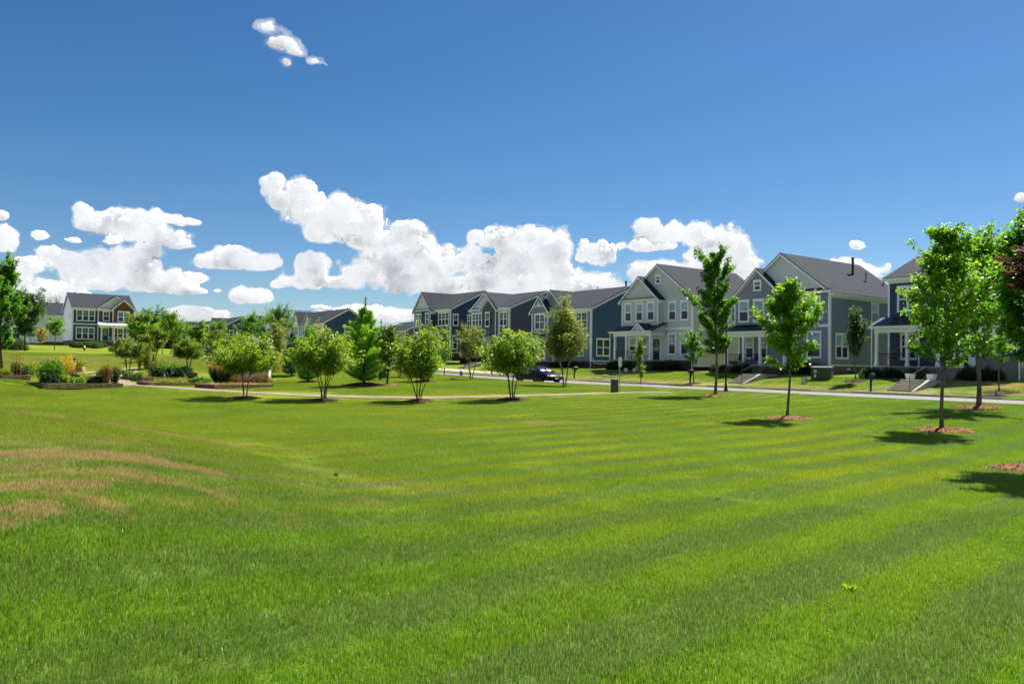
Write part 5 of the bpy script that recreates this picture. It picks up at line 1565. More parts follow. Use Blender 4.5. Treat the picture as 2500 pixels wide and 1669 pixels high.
# ------------------------------------------------------------------ smaller things
KEEP_OUT = []
GREENBOX = pmat('utility_green', (.020, .085, .045), .5, .35, var=.12, vscale=3)
OLIVEBOX = pmat('transformer_green', (.060, .068, .038), .55, .3, var=.15, vscale=2)
REDP = pmat('hydrant_red', (.42, .015, .015), .4, .4, var=.1, vscale=8)
WHITEP = pmat('gloss_white', (.78, .78, .77), .4, .4, var=.04)
GALV = pmat('galvanised_steel', (.42, .43, .43), .45, .4, metal=.5, var=.1)
STONE = pmat('pale_rock', (.50, .40, .28), .9, .15, var=.25, vscale=5, bump=.8, bscale=15)
TIMBER = pmat('weathered_timber', (.38, .25, .15), .85, .2, var=.4, vscale=4, bump=.5, bscale=30)
TIMBER_DK = pmat('dark_timber', (.15, .10, .068), .9, .15, var=.4, vscale=4, bump=.5, bscale=30)
TIMBER_NEW = pmat('new_timber', (.42, .29, .16), .8, .2, var=.2, vscale=4, bump=.3, bscale=30)
SOIL = pmat('garden_soil', (.115, .062, .036), .95, .1, var=.4, vscale=6, bump=1.0, bscale=16)
SHRUB = leaf_mat('shrub_leaf', (.012, .034, .008), (.028, .066, .012), (.065, .115, .016), None)
BOXWOOD = leaf_mat('boxwood_leaf', (.022, .055, .012), (.055, .105, .020), (.12, .175, .03), None)
LETTUCE = leaf_mat('bright_garden_leaf', (.045, .13, .012), (.11, .25, .02), (.21, .34, .03), None)
YELLOWG = leaf_mat('yellow_green_leaf', (.12, .20, .015), (.22, .29, .02), (.36, .34, .03), (.55, .36, .02))
KALE = leaf_mat('dark_garden_leaf', (.008, .035, .016), (.020, .070, .026), (.05, .12, .04), None)
WILTED = leaf_mat('wilted_leaf', (.10, .06, .02), (.20, .13, .03), (.28, .24, .05), (.35, .10, .02))
BARBERRY = leaf_mat('barberry_leaf', (.10, .045, .015), (.21, .10, .028), (.30, .20, .05), None)
PLUME = leaf_mat('grass_plume', (.30, .15, .05), (.46, .25, .09), (.55, .34, .15), None)
REEDS = leaf_mat('tall_grass_blade', (.045, .06, .018), (.11, .12, .035), (.24, .20, .07), None)
SUNFL = leaf_mat('yellow_flower', (.40, .24, .01), (.60, .40, .015), (.70, .52, .03), None)


def bush(name, label, at, R, H, mat, n=1200, leaf=.07, seed=1, cat='shrub', group=None, shape='round', stems=7, accent=0.0, aspect=.6, flat=.8):
    """leafy clump: stems from the ground and leaves through an uneven shell"""
    rng = np.random.RandomState(seed)
    root = empty(name, at, rng.uniform(0, 6), label, cat, group)
    w = MB()
    for k in range(stems):
        a = rng.uniform(0, 6.28); r = R * rng.uniform(.15, .6)
        w.tube([(0, 0, -.03), (math.cos(a) * r * .5, math.sin(a) * r * .5, H * .4), (math.cos(a) * r, math.sin(a) * r, H * rng.uniform(.6, .9))], [.012 + .01 * H, .01, .004], 4, False)
    w.build('stem', BARK_DARK, root)
    d = rng.normal(0, 1, (n, 3)); d[:, 2] = np.abs(d[:, 2]) if shape == 'round' else d[:, 2]; d /= np.linalg.norm(d, axis=1)[:, None]
    lump = 1 + .22 * (vnoise((d * 2.2 + seed * 3.1).astype(np.float32)) - .5) * 2
    rr = (rng.uniform(0, 1, n) ** .33) * lump
    p = d * rr[:, None] * np.array([R, R, H if shape == 'round' else H * .55])
    if shape != 'round': p[:, 2] += H * .48
    if shape == 'tall':
        p[:, 0] *= .55 + .6 * (p[:, 2] / H); p[:, 1] *= .55 + .6 * (p[:, 2] / H)
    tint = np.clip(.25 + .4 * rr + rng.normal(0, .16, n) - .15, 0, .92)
    if accent: tint[rng.uniform(0, 1, n) < accent] = 1.0
    p[:, 2] = np.maximum(p[:, 2], .01)
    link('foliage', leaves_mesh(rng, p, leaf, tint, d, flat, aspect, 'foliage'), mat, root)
    return root


def blades_clump(name, label, at, R, H, mat, n=600, seed=1, plume=None, cat='ornamental grass', group=None):
    rng = np.random.RandomState(seed); root = empty(name, at, 0, label, cat, group)
    def fan(k, h0, h1, w, spread, nm, mt, base=0):
        a = rng.uniform(0, 6.28, k); r = R * .25 * np.sqrt(rng.uniform(0, 1, k)); hh = rng.uniform(h0, h1, k); s = spread * rng.uniform(.2, 1, k)
        b = np.stack([r * np.cos(a), r * np.sin(a), np.full(k, base)], 1); t = np.stack([(r + s) * np.cos(a), (r + s) * np.sin(a), hh], 1)
        mid = b * .45 + t * .55; mid[:, 2] += hh * .1
        f = rng.uniform(0, 6.28, k); ws = np.stack([np.cos(f), np.sin(f), 0 * f], 1) * w
        V = np.stack([b - ws, b + ws, mid + ws, t, mid - ws], 1).reshape(-1, 3)
        link(nm, mesh_np(nm, V, np.arange(5 * k).reshape(k, 5), attr={'tint': rng.uniform(0, 1, k)}), mt, root)
    fan(n, H * .5, H * .85, .012, R * .9, 'foliage', mat)
    if plume:
        k = n // 4; a = rng.uniform(0, 6.28, k); r = R * .9 * np.sqrt(rng.uniform(0, 1, k)); h = H * rng.uniform(.72, 1.0, k)
        pts = np.repeat(np.stack([r * np.cos(a), r * np.sin(a), h], 1), 6, 0); pts[:, 2] += np.tile(np.linspace(-.14, .12, 6), k); pts += rng.normal(0, .012, pts.shape)
        link('plume', leaves_mesh(rng, pts, .075, rng.uniform(0, 1, len(pts)), None, 2.0, .3, 'plume'), plume, root)
    return root


# --- steps from the pavement up to the gardens
def yard_steps(label, v0, v1, ua, n, rise, run, rail=True, pots=None, mat=None):
    x0, y0 = xy(ua, (v0 + v1) / 2); z0 = tz(x0, y0) - .02
    root = empty('concrete_steps', (*xy(ua, v1), z0), ROW, label, 'steps')
    W = v1 - v0
    for i in range(n):
        MB().box(0, W, i * run, i * run + run + .03, -.6, rise * (i + 1)).build('step', CONCRETE, root, bevel=.015)
    MB().box(0, W, n * run + .03, n * run + 2.6, -.4, rise * n - .015).build('landing', CONCRETE, root)
    for x in (W,):
        MB().extrude([(x, -.1, .05), (x, n * run, rise * n + .02), (x, n * run + .8, rise * n + .02), (x, n * run + .8, -.5), (x, -.1, -.5)], (.2, 0, 0)).build('cheek_wall', CONCRETE, root)
    if rail:
        rr = MB()
        A, B = Vector((W - .12, .05, rise + .9)), Vector((W - .12, n * run + .1, rise * n + .9))
        rr.tube([A - Vector((0, 0, .88)), A], .022, 6); rr.tube([B - Vector((0, 0, .88)), B], .022, 6); rr.tube([A, B], .022, 6); rr.tube([A - Vector((0, 0, .7)), B - Vector((0, 0, .7))], .014, 6)
        for k in range(1, 12):
            q = A.lerp(B, k / 12); rr.tube([q, q - Vector((0, 0, .7))], .009, 4)
        h = empty('handrail', (*xy(ua, v1), z0), ROW, 'black iron handrail on the ' + label, 'handrail')
        rr.build('rail', BLACKM, h)
    KEEP_OUT.append(lambda X, Y, m, a=ua, b=ua + n * run + 2.6, c=v0 - .3, d=v1 + .3: ~((uv(X, Y)[0] > a - .2 - m) & (uv(X, Y)[0] < b + m) & (uv(X, Y)[1] > c - m) & (uv(X, Y)[1] < d + m)))
    return root, z0 + rise * n


yard_steps('concrete garden steps before the grey house', 38.7, 40.1, 51.3, 5, .155, .42)
_, zl = yard_steps('concrete garden steps with white planters before the right navy house', 25.1, 26.7, 50.6, 5, .15, .42)
yard_steps('concrete garden steps before the slate house', 80.0, 81.7, 52.0, 5, .155, .42)
for k, v in enumerate((26.55, 25.15)):
    x, y = xy(53.4, v); o = MB().hexa([(-.19, -.19, 0), (.19, -.19, 0), (.19, .19, 0), (-.19, .19, 0)], [(-.26, -.26, .42), (.26, -.26, .42), (.26, .26, .42), (-.26, .26, .42)])
    q = o.build('planter', WHITEP); q.location = (x, y, zl - .013); q.rotation_euler = (0, 0, ROW)
    tag(q, 'white square planter on the %s of the steps below the basket chair' % ('lamp post side' if k == 0 else 'brick side'), 'planter', 'white planters on the steps')
    MB().box(-.235, .235, -.235, .235, .36, .425).build('soil', SOIL, q)
for i in range(3):
    x, y = xy(50.6 + i * 1.25, 54.3 + (i % 2) * .1)
    o = MB().box(-.75, .75, -.35, .35, -.05, .06).build('stepping_slab', CONCRETE, bevel=.01); o.location = (x, y, tz(x, y) + .01); o.rotation_euler = (0, 0, ROW)
    tag(o, ('stepping slab nearest the kerb', 'middle stepping slab', 'stepping slab nearest the porch')[i] + ' before the pale grey house', 'slab', 'stepping slabs')
for k, v in enumerate((55.4, 54.2)):
    x, y = xy(55.0, v); o = MB().lathe([(.15, 0), (.20, .34), (.21, .36), (.18, .36), (.17, .30)], 14).build('bucket', WHITEP, smooth=False); o.location = (x, y, tz(x, y)); tag(o, 'white bucket planter %s before the pale grey porch' % ('nearer the teal house' if k == 0 else 'nearer the thin yellowish tree'), 'planter', 'white buckets')


# --- mailboxes
def mailbox(label, px, d):
    g = ground(px, d); r = empty('mailbox', g, ROW + math.pi, label, 'mailbox', 'mailboxes along the street')
    MB().box(-.05, .05, -.05, .05, -.1, 1.18).build('post', BLACKM, r)
    MB().box(-.04, .04, -.36, .30, .86, .94).build('arm', BLACKM, r)
    MB().extrude([(-.03, -.05, .55), (-.03, -.30, .86), (-.03, -.22, .86), (-.03, -.05, .66)], (.06, 0, 0)).build('brace', BLACKM, r)
    m = MB(); prof = [(-.09, .95), (.09, .95)] + [(.09 * math.cos(a), 1.08 + .09 * math.sin(a)) for a in np.linspace(0, math.pi, 9)]
    m.extrude([(x, -.40, z) for x, z in prof], (0, .5, 0)); m.build('box', BLACKM, r)
    MB().box(-.085, .085, -.413, -.401, .955, 1.10).build('box_door', BLACKM, r)
    MB().box(.092, .10, -.2, -.17, 1.0, 1.16).build('flag', REDP, r)
mailbox('black mailbox on post before the dark columnar tree', 2126, 51.8)
mailbox('black mailbox on post between the pale and the grey house', 1685, 64.2)
mailbox('black mailbox on post right of the river birch', 1402, 75.5)
mailbox('black mailbox on post before the slate house', 1201, 86)


# --- hydrants
def hydrant(label, px, d):
    g = ground(px, d); r = empty('fire_hydrant', g, .6, label, 'fire hydrant', 'fire hydrants')
    MB().lathe([(.17, 0), (.17, .05), (.125, .06), (.125, .40), (.15, .41), (.15, .50)], 14).build('barrel', REDP, r)
    MB().lathe([(.155, .50), (.155, .55), (.14, .58), (.115, .66), (.06, .71), (.035, .72), (.035, .78), (.01, .79)], 14).build('bonnet', WHITEP, r)
    for a in (0, math.pi / 2, math.pi):
        q = Vector((math.cos(a), math.sin(a), 0)); MB().tube([q * .08 + Vector((0, 0, .36)), q * .19 + Vector((0, 0, .36))], .06, 10).build('nozzle', REDP, r)
hydrant('red and white fire hydrant by the street behind the slim myrtle', 1126, 72)
hydrant('red and white fire hydrant before the brick house shrubs', 206, 113)

# --- utility boxes, sign, lamp
g = ground(1500, 46.4); r = empty('utility_pedestal', g, .2, 'dark green utility pedestal at the end of the path', 'utility box')
MB().box(-.20, .20, -.14, .14, -.1, .74).build('body', GREENBOX, r, bevel=.02); MB().box(-.215, .215, -.155, .155, .74, .80).build('cap', GREENBOX, r, bevel=.02); MB().box(-.14, .14, -.152, -.139, .1, .66).build('door', GREENBOX, r)
g = ground(1512, 46.9); r = empty('street_sign', g, .75, 'white-backed street sign on steel post above the green pedestal', 'sign')
MB().tube([(0, 0, -.1), (0, 0, 2.12)], .028, 8).build('post', GALV, r); MB().box(-.155, .155, -.045, -.031, 1.55, 2.12).build('sign_plate', WHITEP, r, bevel=.004)
for z in (1.65, 2.0): MB().lathe([(.014, 0), (.014, .01)], 8).build('bolt', GALV, r).location = (0, -.047, z)
g = ground(1772, 48); r = empty('lamp_post', g, 0, 'slim black lamp post beside the tall irregular maple', 'lamp post')
MB().lathe([(.13, -.05), (.13, .12), (.085, .25), (.062, .6), (.058, 2.4), (.048, 3.7), (.075, 3.74), (.075, 3.8)], 12).build('post', BLACKM, r)
MB().lathe([(.09, 3.8), (.17, 4.25), (.20, 4.26), (.04, 4.45), (.02, 4.55)], 8).build('lantern', BLACKM, r)
MB().lathe([(.087, 3.83), (.155, 4.22)], 8).build('lens', BLIND2, r)
g = ground(2007, 59.5); r = empty('transformer_box', g, ROW + .35, 'large olive green transformer box before the grey house', 'transformer')
MB().box(-.72, .72, -.45, .45, -.1, .86).build('body', OLIVEBOX, r, bevel=.03); MB().extrude([(-.76, -.52, .86), (.76, -.52, .86), (.76, .48, .96), (-.76, .48, .96)], (0, 0, .05)).build('lid', OLIVEBOX, r)
MB().box(-.70, -.01, -.475, -.451, .08, .80).build('door', OLIVEBOX, r); MB().box(.01, .70, -.475, -.451, .08, .80).build('door', OLIVEBOX, r)
MB().box(-.50, -.30, -.482, -.476, .50, .72).build('warning_label', pmat('label_cream', (.62, .52, .45), .6), r); MB().box(-.47, -.34, -.482, -.476, .16, .40).build('warning_label', WHITEP, r)
MB().tube([(.0, -.48, .40), (.0, -.52, .40), (.0, -.52, .52)], .018, 6).build('handle', BLACKM, r)
g = ground(1964, 58.5); r = empty('utility_box', g, ROW, 'small pale grey utility box left of the transformer', 'utility box')
MB().box(-.17, .17, -.17, .17, -.1, .40).build('body', GALV, r, bevel=.02); MB().box(-.185, .185, -.185, .185, .40, .44).build('cap', GALV, r, bevel=.01)
g = ground(131.5, 112)
for px, d, top, lab in ((130, 116, 795, None), (268, 118, 795, 'thin dark lamp post before the brick house steps'), (504, 98, 800, 'thin dark lamp post beside the orange-tinged maple')):
    if not lab: continue
    g = ground(px, d); r = empty('lamp_post', g, 0, lab, 'lamp post'); MB().lathe([(.11, -.05), (.11, .15), (.06, .4), (.05, 3.2), (.07, 3.25)], 10).build('post', BLACKM, r); MB().lathe([(.08, 3.25), (.15, 3.6), (.17, 3.62), (.03, 3.8)], 8).build('lantern', BLACKM, r)
g = ground(1108, 60); o = MB().lathe([(.02, -.05), (.30, -.02), (.27, .12), (.14, .2), (.02, .22)], 9).build('rock', STONE, smooth=True); o.location = g; o.scale = (1.2, .8, .9); tag(o, 'pale rock lying on the lawn left of the small birch', 'rock')


# --- black car
def car():
    px, d = 1318, 66.5
    x, y = xy(U0 + 1.25, uv(P(px, 930, d).x, d)[1])
    v = uv(x, y)[1]
    r = empty('parked_car', (x, y, float(road_z(v)) + .012), ROW, 'black saloon car parked at the kerb with bright reflections on its windscreen', 'car'); r.scale = (1, 1, .95)
    PAINT = pmat('black_car_paint', (.004, .004, .005), .28, .2, coat=.12)
    CG = pmat('car_glass', (.012, .014, .016), .03, .9); CG.node_tree.nodes['Principled BSDF'].inputs['IOR'].default_value = 1.7
    CHROME = pmat('chrome', (.62, .62, .63), .15, .5, metal=1.0); TYRE = pmat('tyre_rubber', (.012, .012, .012), .85, .2); RIM = pmat('alloy_rim', (.30, .30, .31), .3, .5, metal=.9)
    LAMP = pmat('headlamp_lens', (.66, .68, .70), .12, .6)
    # stations along the car: x, half width, z bottom, z belt, z top of the lower body, half width at top
    st = [(-2.42, .62, .42, .62, .70, .50), (-2.34, .80, .30, .74, .95, .62), (-2.05, .90, .22, .84, 1.02, .70), (-1.5, .93, .20, .90, 1.02, .74), (-.5, .93, .20, .90, .98, .76), (.5, .93, .20, .88, .96, .76),
          (1.1, .93, .20, .84, .95, .74), (1.7, .92, .22, .74, .86, .68), (2.15, .88, .24, .64, .74, .60), (2.38, .76, .28, .56, .62, .50), (2.46, .58, .36, .50, .54, .40)]
    V = []; Q = []
    for (X, w, zb, zl, zt, wt) in st:
        ring = [(0, zb), (w * .86, zb), (w * .98, zb + .10), (w, (zb + zl) / 2), (w * .985, zl), (wt, zt), (wt * .5, zt + .02), (0, zt + .03)]
        ring += [(-a, z) for a, z in ring[-2:0:-1]]
        V += [(X, a, z) for a, z in ring]
    n = 14
    for i in range(len(st) - 1):
        for k in range(n): Q.append((i * n + k, i * n + (k + 1) % n, (i + 1) * n + (k + 1) % n, (i + 1) * n + k))
    mb = MB(); mb.add(V, Q + [tuple(range(n)), tuple((len(st) - 1) * n + k for k in range(n))[::-1]])
    b = mb.build('body', PAINT, r, smooth=True)
    # greenhouse
    gs = [(-2.0, .60, .98, 1.0), (-1.55, .66, .98, 1.20), (-.9, .68, .96, 1.42), (-.2, .68, .96, 1.47), (.35, .66, .95, 1.42), (.85, .66, .94, 1.20), (1.28, .68, .92, .97)]
    V = []; Q = []
    for (X, w, z0, z1) in gs:
        V += [(X, w + .06, z0), (X, w * .86 + .02, z1 - .05 if z1 - z0 > .1 else z1), (X, w * .6, z1), (X, 0, z1 + .02), (X, -w * .6, z1), (X, -(w * .86 + .02), z1 - .05 if z1 - z0 > .1 else z1), (X, -w - .06, z0)]
    glass, roof = MB(), MB()
    gv = []
    for i in range(len(gs) - 1):
        for k in range(6):
            q = (i * 7 + k, i * 7 + k + 1, (i + 1) * 7 + k + 1, (i + 1) * 7 + k)
            (roof if (1 <= k <= 4 and 1 <= i <= 3) else glass).add([V[j] for j in q], [(0, 1, 2, 3)])
    glass.build('windows', CG, r, smooth=False); roof.build('roof', PAINT, r, smooth=False)
    for s in (-1, 1):
        pl = MB()
        pl.tube([(1.25, s * .73, .95), (.42, s * .60, 1.40), (-.9, s * .62, 1.40), (-1.95, s * .65, 1.0)], .035, 5)
        pl.tube([(-.28, s * .74, .95), (-.24, s * .61, 1.42)], .03, 5); pl.build('pillar', PAINT, r)
        for X in (1.45, -1.42):
            w = MB(); w.lathe([(.20, -.11), (.31, -.11), (.335, -.06), (.335, .06), (.31, .11), (.20, .11)], 24); o = w.build('wheel', TYRE, r, smooth=False); o.location = (X, s * .80, .335); o.rotation_euler = (math.pi / 2, 0, 0)
            rm = MB(); rm.lathe([(.215, -.09), (.215, .118), (.19, .10), (.05, .09), (.05, .118), (.01, .118)] if s < 0 else [(.01, -.118), (.05, -.118), (.05, -.09), (.19, -.10), (.215, -.118), (.215, .09)], 20)
            for k in range(7):
                a = k * 2 * math.pi / 7; zz = .108 if s < 0 else -.108
                rm.add([(math.cos(a + e) * q, math.sin(a + e) * q, zz) for e, q in ((-.12, .05), (.12, .05), (.07, .20), (-.07, .20))], [(0, 1, 2, 3)])
            rm.build('rim', RIM, o)
            ar = MB(); ar.lathe([(.365, -.02), (.365, .02), (.39, .02), (.39, -.02)], 24); a_ = ar.build('wheel_arch', TYRE, r); a_.location = (X, s * .925, .345); a_.rotation_euler = (math.pi / 2, 0, 0)
        hl = MB(); hl.hexa([(2.18, s * .80, .56), (2.30, s * .46, .56), (2.44, s * .46, .54), (2.34, s * .79, .54)], [(2.06, s * .76, .70), (2.22, s * .46, .67), (2.36, s * .46, .645), (2.22, s * .79, .67)]); hl.build('headlight', LAMP, r)
        mr = MB(); mr.box(.78, .95, s * .86 if s > 0 else -1.04, 1.04 if s > 0 else s * .86, .96, 1.09); mr.build('mirror', PAINT, r, bevel=.02)
        for X in (.15, -.85): MB().box(X - .1, X + .1, s * .925 - .012, s * .925 + .012, .80, .83).build('door_handle', CHROME, r)
        MB().box(-1.3, 1.25, s * .93 - .012, s * .93 + .012, .30, .325).build('side_trim', CHROME, r)
    gr = MB()
    for s in (-1, 1):
        for k in range(5): gr.box(2.34, 2.485 - .012 * k, s * (.08 + k * .07) - .02, s * (.08 + k * .07) + .02, .46, .60)
    gr.build('grille', CHROME, r)
    MB().box(2.40, 2.49, -.55, .55, .30, .36).build('lower_grille', TYRE, r); MB().box(2.46, 2.50, -.17, .17, .36, .46).build('number_plate', WHITEP, r)
    MB().box(1.4, 2.2, -.5, .5, .2, .3).build('underbody', TYRE, r)
    # white plates on the windscreen imitate its bright reflections
    for s in (-1, 1): MB().hexa([(.92, s * .10, 1.13), (.92, s * .52, 1.13), (1.12, s * .55, 1.02), (1.12, s * .10, 1.03)], [(.93, s * .10, 1.175), (.93, s * .52, 1.16), (1.14, s * .55, 1.04), (1.14, s * .10, 1.06)]).build('glint_plate', WHITEP, r)
car()


# --- furniture on the porches
def porch_chair(label, u, v, z, rz):
    r = empty('porch_chair', (*xy(u, v), z), rz, label, 'chair', 'dark porch chairs')
    MB().box(-.27, .27, -.28, .26, .36, .41).build('seat', BLACKM, r); MB().extrude([(-.27, .24, .41), (.27, .24, .41), (.27, .40, 1.02), (-.27, .40, 1.02)], (0, .03, 0)).build('backrest', BLACKM, r)
    for x in (-.27, .24):
        for yy in (-.28, .20): MB().box(x, x + .03, yy, yy + .04, 0, .36).build('leg', BLACKM, r)
        MB().box(x - .02, x + .05, -.30, .30, .60, .63).build('armrest', BLACKM, r); MB().box(x, x + .03, -.28, -.24, .41, .60).build('armrest_post', BLACKM, r)
porch_chair('dark chair on the grey porch nearer the lamp post', 59.1, 45.0, 1.86, ROW); porch_chair('dark chair in the middle of the grey porch', 59.1, 43.2, 1.86, ROW)
porch_chair('dark chair on the pale grey porch', 59.1, 58.2, 2.2, ROW)
r = empty('basket_chair', (*xy(58.9, 30.6), 1.9), ROW, 'round wicker basket chair with red cushion on the navy porch', 'chair')
w = MB()
for k in range(9):
    a = math.pi * k / 8
    w.tube([(.55 * math.cos(a) * math.sin(t), .38 * math.cos(t) * (1 if True else 0) * .6 + .1, 1.0 + .62 * math.sin(a) * math.sin(t) * .95) for t in np.linspace(0, math.pi, 12)], .012, 5, False)
for rr in (.2, .4, .55): w.tube([(rr * math.cos(a), .12 + (.55 - rr) * .5, 1.0 + rr * 1.08 * math.sin(a)) for a in np.linspace(0, 2 * math.pi, 25)], .012, 5, False)
w.build('basket', TIMBER_DK, r); MB().lathe([(.05, .62), (.34, .64), (.36, .70), (.30, .76), (.05, .78)], 16).build('cushion', REDP, r); MB().lathe([(.34, 0), (.30, .03), (.05, .06), (.05, .5), (.2, .62)], 14).build('base', TIMBER_DK, r)

# --- foundation planting: dark shrubs along each house
def ordinal(k, n):
    return 'leftmost' if k == 0 else ('rightmost' if k == n - 1 else ('second', 'third', 'fourth', 'fifth', 'sixth', 'seventh', 'eighth', 'ninth', 'tenth')[k - 1] + ' from left')
rs = random.Random(5)
for lab, v0, v1, u, n, z in (('dark foundation shrub before the grey house', 36.9, 40.0, 58.9, 5, 0), ('low dark shrub beside the grey porch', 42.3, 46.5, 57.4, 5, 0),
                             ('dark foundation shrub before the pale grey house', 51.8, 55.0, 58.8, 5, 0), ('dark shrub before the pale grey porch', 57.0, 61.0, 57.3, 5, 0), ('dark foundation shrub before the brick of the right navy house', 22.5, 25.0, 57.6, 5, 0),
                             ('clipped dark shrub before the basket chair porch', 27.2, 32.0, 57.0, 6, 0), ('dark foundation shrub before the teal house', 66.8, 71.5, 58.7, 5, 0), ('dark shrub before the slate house', 83, 90, 57.6, 6, 0), ('dark shrub before the far navy house', 97.5, 105, 58.6, 5, 0)):
    for k in range(n):
        v = v0 + (v1 - v0) * (k + .5) / n + rs.uniform(-.2, .2); uu = u + rs.uniform(-.3, .3); x, y = xy(uu, v)
        s = rs.uniform(.8, 1.15); bush('shrub', ordinal(n - 1 - k, n) + ' ' + lab, (x, y, tz(x, y)), .62 * s, 1.05 * s if 'clipped' not in lab else .85, SHRUB, 900, .12, 200 + int(v * 10), group='shrubs: ' + lab)
BOXPX = [178, 185, 192, 198, 220, 228, 233, 240, 213, 205, 250]
for k, (px, d, s) in enumerate([(178, 128, .75), (185, 125, .7), (192, 128, .75), (198, 125, .65), (220, 127, .9), (228, 129, 1.05), (233, 126, .9), (240, 128, .95), (213, 130, .8), (205, 131, .8), (250, 131, .8)]):
    g = ground(px, d); bush('boxwood', ordinal(sorted(range(11), key=lambda q: BOXPX[q]).index(k), 11) + ' rounded green boxwood before the brick house', g, .85 * s, 1.25 * s, BOXWOOD, 900, .15, 300 + k, group='rounded boxwoods before the brick house')
for k, (px, d, R, H, m) in enumerate([(20, 104, 1.2, 1.3, BOXWOOD), (33, 104, 1.3, 1.4, BOXWOOD), (46, 103, 1.3, 1.5, SHRUB), (8, 105, 1.2, 1.3, SHRUB)]):
    bush('shrub', ordinal((1, 2, 3, 0)[k], 4) + ' rounded hedge shrub below the dense round dark tree', ground(px, d), R, H, m, 1300, .18, 330 + k, group='hedge shrubs at the left edge')
for k, (px, d, R, H) in enumerate([(355, 125, 1.2, 1.2), (365, 122, 1.2, 1.3), (440, 120, 1.2, 1.3), (497, 112, 1.0, 1.3), (512, 110, 1.0, 1.3)]):
    bush('shrub', ordinal(k, 5) + ' far dark shrub beyond the young maples', ground(px, d), R, H, SHRUB, 900, .18, 340 + k, group='far dark shrubs')

# --- shed with its planting
SHEDW = pmat('shed_white_metal', (.66, .67, .69), .5, .3, var=.06, vscale=1)
g = ground(611, 61.5)
def shed():
    r = empty('garden_shed', (g.x, g.y, g.z), math.radians(-78), 'white metal garden shed with dark blue gabled roof', 'shed')
    W, D, He, zr = 3.3, 2.7, 2.75, 3.45     # local +x end faces the path; its middle stands on the root
    o = lambda x, y, z: (x - W, y - D / 2, z)
    MB().extrude([o(W, 0, -.2), o(W, D, -.2), o(W, D, He), o(W, D / 2, zr), o(W, 0, He)], (-W, 0, 0)).build('wall', SHEDW, r)
    RM = pmat('shed_roof_blue', (.040, .052, .095), .4, .4, metal=.2, var=.08)
    for s in (0, 1):
        e = -.3 if s == 0 else D + .3; ez = He - (zr - He) / (D / 2) * .3
        slab(r, [o(-.25, e, ez + .1), o(W + .3, e, ez + .1), o(W + .3, D / 2, zr + .1), o(-.25, D / 2, zr + .1)], .06, RM)
        MB().plate(o(W + .30, e, ez + .08), o(W + .30, D / 2, zr + .08), .16, (1, 0, 0), .04).build('rake_board', WHITE, r)
    for y in np.arange(.15, D, .3): MB().box(o(W, y, 0)[0] + .0, o(W, y, 0)[0] + .018, o(0, y, 0)[1] - .02, o(0, y, 0)[1] + .02, 0, He - .05).build('panel_rib', SHEDW, r)
    MB().box(.0, .03, -.62, .62, 0, 2.05).build('door', SHEDW, r); MB().box(.03, .05, -.03, .03, .95, 1.1).build('door_handle', BLACKM, r)
shed()
for k, (px, d, H, lab) in enumerate([(524, 60, 1.5, 'tall tan ornamental grass at the outer end of the shed'), (543, 59.5, 1.35, 'greyer ornamental grass in the middle beside the shed'), (557, 59.5, 1.3, 'ornamental grass against the shed wall')]):
    blades_clump('ornamental_grass', lab, ground(px, d), .55, H, REEDS, 900, 350 + k, PLUME, group='ornamental grasses by the shed')
for k, (px, d) in enumerate([(577, 59.2), (600, 58.8), (626, 59), (648, 59.4)]):
    bush('barberry', ('barberry shrub nearest the ornamental grass', 'second barberry from the ornamental grass', 'third barberry from the ornamental grass', 'barberry at the far corner of the shed')[k], ground(px, d), .55, .72, BARBERRY, 900, .08, 360 + k, group='reddish barberries before the shed')
bush('barberry', 'large orange-red shrub behind the shed corner', ground(668, 68), .8, 1.9, BARBERRY, 1100, .10, 366)

